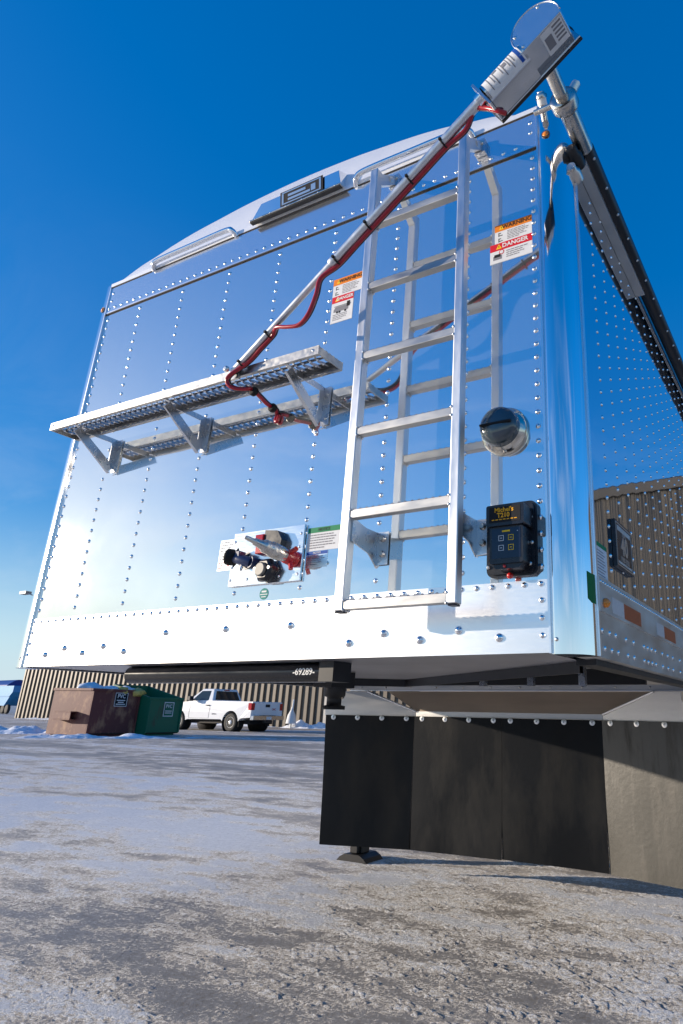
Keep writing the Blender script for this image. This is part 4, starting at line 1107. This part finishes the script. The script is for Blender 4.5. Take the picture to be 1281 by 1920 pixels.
for i in range(12): bm_.dome((-2.35 + i * .2, 2.24, 1.117), (0, -1, 0), .007, 'steel')
tb(bm_, 'cross_beam')
def flap(A, B, u0, u1, zb0, zb1, m, seed, lean=0.0):
    f = MB(); nu, nv = 14, 18; vs = []
    nrm = Vector((-(B - A).y, (B - A).x, 0)).normalized()
    if nrm.y > 0: nrm = -nrm
    for i in range(nu + 1):
        for j in range(nv + 1):
            a = i / nu; z = .936 + (zb0 + (zb1 - zb0) * a - .936) * j / nv
            q = A + (B - A) * (u0 + lean * (1 - a) * j / nv + (u1 - u0) * a)
            k = .016 * (j / nv) ** 1.5 * mnoise.noise(Vector((a * 2.2 + seed, j / nv * 1.5, seed)))
            q = q + nrm * (.014 + k); vs.append((q.x, q.y, z))
    fs = [(i * (nv + 1) + j, (i + 1) * (nv + 1) + j, (i + 1) * (nv + 1) + j + 1, i * (nv + 1) + j + 1) for i in range(nu) for j in range(nv)]
    f.add(vs, fs, m, True)
    nw = 4
    for i in range(nw):
        a = .09 + .82 * i / (nw - 1); q = A + (B - A) * (u0 + (u1 - u0) * a) + nrm * .0145
        f.lathe([(.0135, 0), (.0135, .003), (.0082, .0036), (.0082, .0018)], 'washer', (q.x, q.y, .922), nrm, 18, smooth=False)
        f.lathe([(.0062, .002), (.0062, .0052)], 'bracket', (q.x, q.y, .922), nrm, 6, smooth=False).lathe([(.0032, .0053), (.0032, .0056)], 'ink', (q.x, q.y, .922), nrm, 8)
    o = tb(f, 'mud_flap')
    so = o.modifiers.new('thick', 'SOLIDIFY'); so.thickness = .008; so.offset = 0
    es = o.modifiers.new('crisp', 'EDGE_SPLIT'); es.split_angle = R(35)
    return o
flap(WL0, WL1, .02, .995, .155, .150, 'rubber', 1.0, .05)
flap(WL1, WR1, .003, .4992, .150, .158, 'rubber', 4.0)
flap(WL1, WR1, .5008, .997, .160, .155, 'rubber', 7.0)
fo = flap(WR1, WR0, .005, 1.0, .152, .160, 'sunlit_rubber', 11.0)
fo['label'] = 'rubber flap with the low sun put into its paler grey'
# landing legs
for x in (-2.478, -.12):
    g_ = MB().box(x - .045, x + .045, 2.475, 2.565, .05, 1.09, 'black_steel').box(x - .03, x + .03, 2.44, 2.4745, .055, .15, 'black_steel').lathe([(.016, 0), (.016, .01)], 'washer', (x, 2.475, .09), (0, -1, 0), 12)
    g_.prism([(x - .13, .0), (x + .13, .0), (x + .10, .03), (x + .06, .05), (x - .06, .05), (x - .10, .03)], 2.42, 2.62, 'black_steel')
    tb(g_, 'landing_leg', bevel=.004)
hp = MB().add([(-2.5, 3.0, 1.2), (-.1, 3.0, 1.2), (-.6, 4.4, .55), (-2.0, 4.4, .55), (-.6, 5.2, .55), (-2.0, 5.2, .55), (-.1, 6.6, 1.2), (-2.5, 6.6, 1.2)],
              [(0, 1, 2, 3), (3, 2, 4, 5), (5, 4, 6, 7), (0, 3, 5, 7), (1, 6, 4, 2)], 'hood')
hp.box(-2.5, -.1, 6.6, 6.65, .9, 1.2, 'under').box(-2.52, -.08, 2.7, 13.9, 1.21, 1.22, 'under')
tb(hp, 'hopper')
for y in (11.0, 12.3):
    for x in (-2.3, -.3):
        w_ = MB().lathe([(.28, -.15), (.46, -.15), (.50, -.10), (.50, .10), (.46, .15), (.28, .15)], 'tyre', (x, y, .5), (1, 0, 0), 28)
        wo = tb(w_, 'wheel'); MB().lathe([(.28, -.12), (.1, -.06), (.1, .06), (.28, .12)], 'chrome', (x, y, .5), (1, 0, 0), 24).build('rim', wo)

# ================================================================== tarp gear
AX, AZ = .040, 2.895            # axis of the roll
tr = empty('tarp_roll', 'black rolled tarp on a steel tube along the top of the silver trailer', 'tarp roll', (AX, 0, AZ))
q = MB().tube([(0, .105, 0), (0, 3.0, 0), (0, 13.6, 0)], .033, 'tarp', 22)
for i in range(26): q.lathe([(.006, .029), (.006, .035), (.003, .038)], 'washer', (0, .14 + i * .16, 0), (.7, 0, -.7), 8)
q.build('rolled_tarp', tr)
MB().tube([(0, -.09, 0), (0, .12, 0)], .031, 'steel', 24).build('roll_tube', tr)
MB().tube([(0, -.315, 0), (0, -.06, 0)], .0225, 'steel', 20).build('drive_shaft', tr)
cl = MB().lathe([(.0235, 0), (.044, 0), (.046, .006), (.046, .04), (.042, .048), (.036, .05)], 'steel', (0, -.135, 0), (0, 1, 0), 28)
cl.lathe([(.016, 0), (.016, .03)], 'steel', (.03, -.115, .035), (.5, 0, .85), 6)
cl.lathe([(.010, 0), (.010, .07)], 'steel', (-.04, -.115, .005), (-1, .1, .1), 8)
cl.build('coupling_ring', tr)

PA = Vector((-1.217, -.230, 2.117)); PB = Vector((-.023, -.365, 2.835))
pd = (PB - PA).normalized()
ta = empty('electric_tarp_opener', 'electric tarp arm with motor leaning diagonally across the front of the trailer', 'tarp arm', PA)
def la(mb, name, bevel=0.0):
    mb.v = [tuple(Vector(v) - PA) for v in mb.v]; return mb.build(name, ta, bevel)
def al(x): return PA + (PB - PA) * ((x - PA.x) / (PB.x - PA.x))
PM = al(-.756)
po = MB().tube([PA, PM + pd * .05], .0122, 'tube', 18).tube([PM, al(-.10)], .0158, 'tube', 18).lathe([(.0162, 0), (.0175, .004), (.0175, .02), (.0162, .024)], 'tube', PM, pd, 18)
la(po, 'pole')
la(MB().tube([al(-.165), PB + pd * .012], .0265, 'polished', 24).tube([PB + pd * .012, PB + pd * .015], .022, 'ink', 20, True), 'pole_socket')
pv = MB().box(PA.x - .022, PA.x + .022, -.224, -.2125, 2.09, 2.13, 'steel').lathe([(.011, 0), (.011, .012), (.006, .014)], 'washer', (PA.x - .012, -.245, 2.121), (0, -1, 0), 6)
la(pv, 'pivot')
# motor: local frame u (along the pole), v (across, up), w (world y)
U = pd.copy(); Vv = Vector((-U.z, 0, U.x)).normalized(); Wv = Vv.cross(U); Wv = Wv if Wv.y > 0 else -Wv
O = Vector((AX + .012, -.38, AZ - .024)) - Wv * (-.38)
TM = Matrix(((U.x, Wv.x, Vv.x, O.x), (U.y, Wv.y, Vv.y, O.y), (U.z, Wv.z, Vv.z, O.z), (0, 0, 0, 1)))   # local (u, w, v)
gh = MB()
ol = arc(.004, -.016, .080, -22, 202, 30) + [(-.070, -.054), (.070, -.054)]
gh.prism(ol, -.425, -.335, 'housing', 'y', TM)
gh.box(-.085, .072, -.4265, -.335, -.058, -.0545, 'motor_shell', TM)
for a in (50, 150, 200): gh.dome(TM @ Vector((.004 + .068 * math.cos(R(a)), -.425, -.016 + .068 * math.sin(R(a)))), (0, -1, 0), .006, 'washer')
gh.tube([TM @ Vector((.004 + .0795 * math.cos(R(a)), -.4245, -.016 + .0795 * math.sin(R(a)))) for a in range(-20, 203, 8)], .0028, 'bracket', 8)
gh.prism(arc(.004, -.016, .087, -30, 210, 30), -.3338, -.3292, 'black_steel', 'y', TM)
la(gh, 'gear_housing', .003)
# motor cover: U shaped
nose = [(-.335, .003)] + [(-.392 - .038 * math.cos(R(a)), -.036 + .039 * math.sin(R(a))) for a in range(90, -91, -10)] + [(-.335, -.075)]
nose = [(y_, v_) for y_, v_ in nose]
cv = MB(); k = len(nose); ua, ub = -.222, -.066
vs = [TM @ Vector((ua, y_, v_)) for y_, v_ in nose] + [TM @ Vector((ub, y_, v_)) for y_, v_ in nose]
cv.add(vs, [(i, i + 1, k + i + 1, k + i) for i in range(k - 1)], 'motor_shell', True)
cv.add(vs[k:], [tuple(range(k))], 'motor_shell')
vi = [TM @ Vector((ua + .02, y_ * 1.0 + .0, v_)) for y_, v_ in nose]
cv.add(vi, [tuple(range(k))], 'interior')
la(cv, 'motor_cover')
lb = MB(); sub = nose[2:-3]; k = len(sub)
def lbl(ua_, ub_, m_, grow, ss):
    vs = []
    for u_ in (ua_, ub_):
        for y_, v_ in ss:
            c_ = Vector((-.392, -.036)); dd = Vector((y_, v_)) - c_; dd = dd * (1 + grow / max(dd.length, 1e-6)); vs.append(TM @ Vector((u_, c_.x + dd.x, c_.y + dd.y)))
    kk = len(ss); lb.add(vs, [(i, i + 1, kk + i + 1, kk + i) for i in range(kk - 1)], m_, True)
lbl(-.214, -.074, 'paper', .0012, sub)
lbl(-.090, -.079, 'blue', .0020, sub[1:-1])
for i, ua_ in enumerate((-.105, -.114, -.123, -.142, -.151, -.175, -.184, -.198)): lbl(ua_, ua_ + .003, 'grey_ink', .0020, sub[1:-2] if i % 2 else sub[1:-4])
lbl(-.172, -.157, 'grey_ink', .0022, sub[5:8]); lbl(-.140, -.126, 'grey_ink', .0022, sub[7:10])
la(lb, 'motor_label'); lb = MB()
lb.box(-.010, .066, -.42, -.345, -.0588, -.0582, 'paper', TM)
for i in range(5): lb.box(.030, .062, -.415 + i * .012, -.409 + i * .012, -.0594, -.0590, 'grey_ink', TM)
lb.box(-.004, .022, -.40, -.36, -.0594, -.0590, 'grey_ink', TM)
la(lb, 'housing_label')
bp = MB().box(-.232, .086, -.3348, -.329, -.078, .040, 'motor_shell', TM).box(-.234, .088, -.3288, -.320, -.081, .034, 'black_steel', TM)
bp.box(-.340, -.318, -.42, -.335, -.080, .018, 'bracket', TM) if False else None
bp.prism([(-.232, -.076), (-.224, -.076), (-.224, .05), (-.232, .05)], -.405, -.335, 'bracket', 'y', TM)
la(bp, 'mounting_plate', .002)
# cables
dn = Vector((0.62, 0.30, -0.72)).normalized()
def under(x, o_=.0225): return al(x) + dn * o_
loop = [al(-.05) + Vector((-.03, .035, -.13)), Vector((-.10, -.345, 2.690)), Vector((-.14, -.345, 2.722)), Vector((-.18, -.345, 2.735)), under(-.235, .030)]
run = [under(x) for x in (-.30, -.42, -.54, -.66, -.745)]
sag = [Vector((-.790, -.288, 2.345)), Vector((-.806, -.285, 2.285)), Vector((-.835, -.280, 2.222)), Vector((-.880, -.272, 2.196)), Vector((-.935, -.270, 2.204)), Vector((-.99, -.266, 2.219)), under(-1.04, .020)]
tail = [under(-1.10, .020), under(-1.16, .020), Vector((-1.212, -.247, 2.092)), Vector((-1.222, -.243, 2.066)), Vector((-1.204, -.232, 2.048)), Vector((-1.182, -.205, 2.050)), Vector((-1.172, -.175, 2.062)),
        Vector((-1.176, -.13, 2.055)), Vector((-1.182, -.08, 2.045)), Vector((-1.19, -.03, 2.048)), Vector((-1.20, -.008, 2.036)), Vector((-1.202, -.008, 2.010)), Vector((-1.19, -.010, 2.006)), Vector((-1.186, -.008, 2.03))]
path = spline(loop + run + sag + tail, 6)
la(MB().tube(path, .0072, 'red_cable', 10), 'red_cable')
p2 = [v + Vector((-.002, .011, .007)) for v in path]
la(MB().tube(p2, .0065, 'black_cable', 8), 'black_cable')
for x, r_ in ((-.30, .0215), (-.43, .0215), (-.60, .0215), (-.735, .0215), (-1.045, .0185), (-1.175, .0185)):
    c0 = al(x) + dn * .007; tie = MB()
    tie.lathe([(r_ - .002, -.003), (r_, -.003), (r_, .003), (r_ - .002, .003), (r_ - .002, -.003)], 'ink', c0, pd, 18, cap=False)
    tie.box(c0.x - .004, c0.x + .004, c0.y - r_ - .006, c0.y - r_ + .002, c0.z - .004, c0.z + .004, 'ink')
    la(tie, 'cable_tie')
for c0 in (Vector((-1.172, -.165, 2.060)), Vector((-1.186, -.05, 2.046))):
    la(MB().lathe([(.012, -.010), (.018, -.006), (.018, .006), (.012, .010)], 'ink', c0 + Vector((.004, 0, -.004)), (0.05, -1, .05), 12), 'cable_tie')
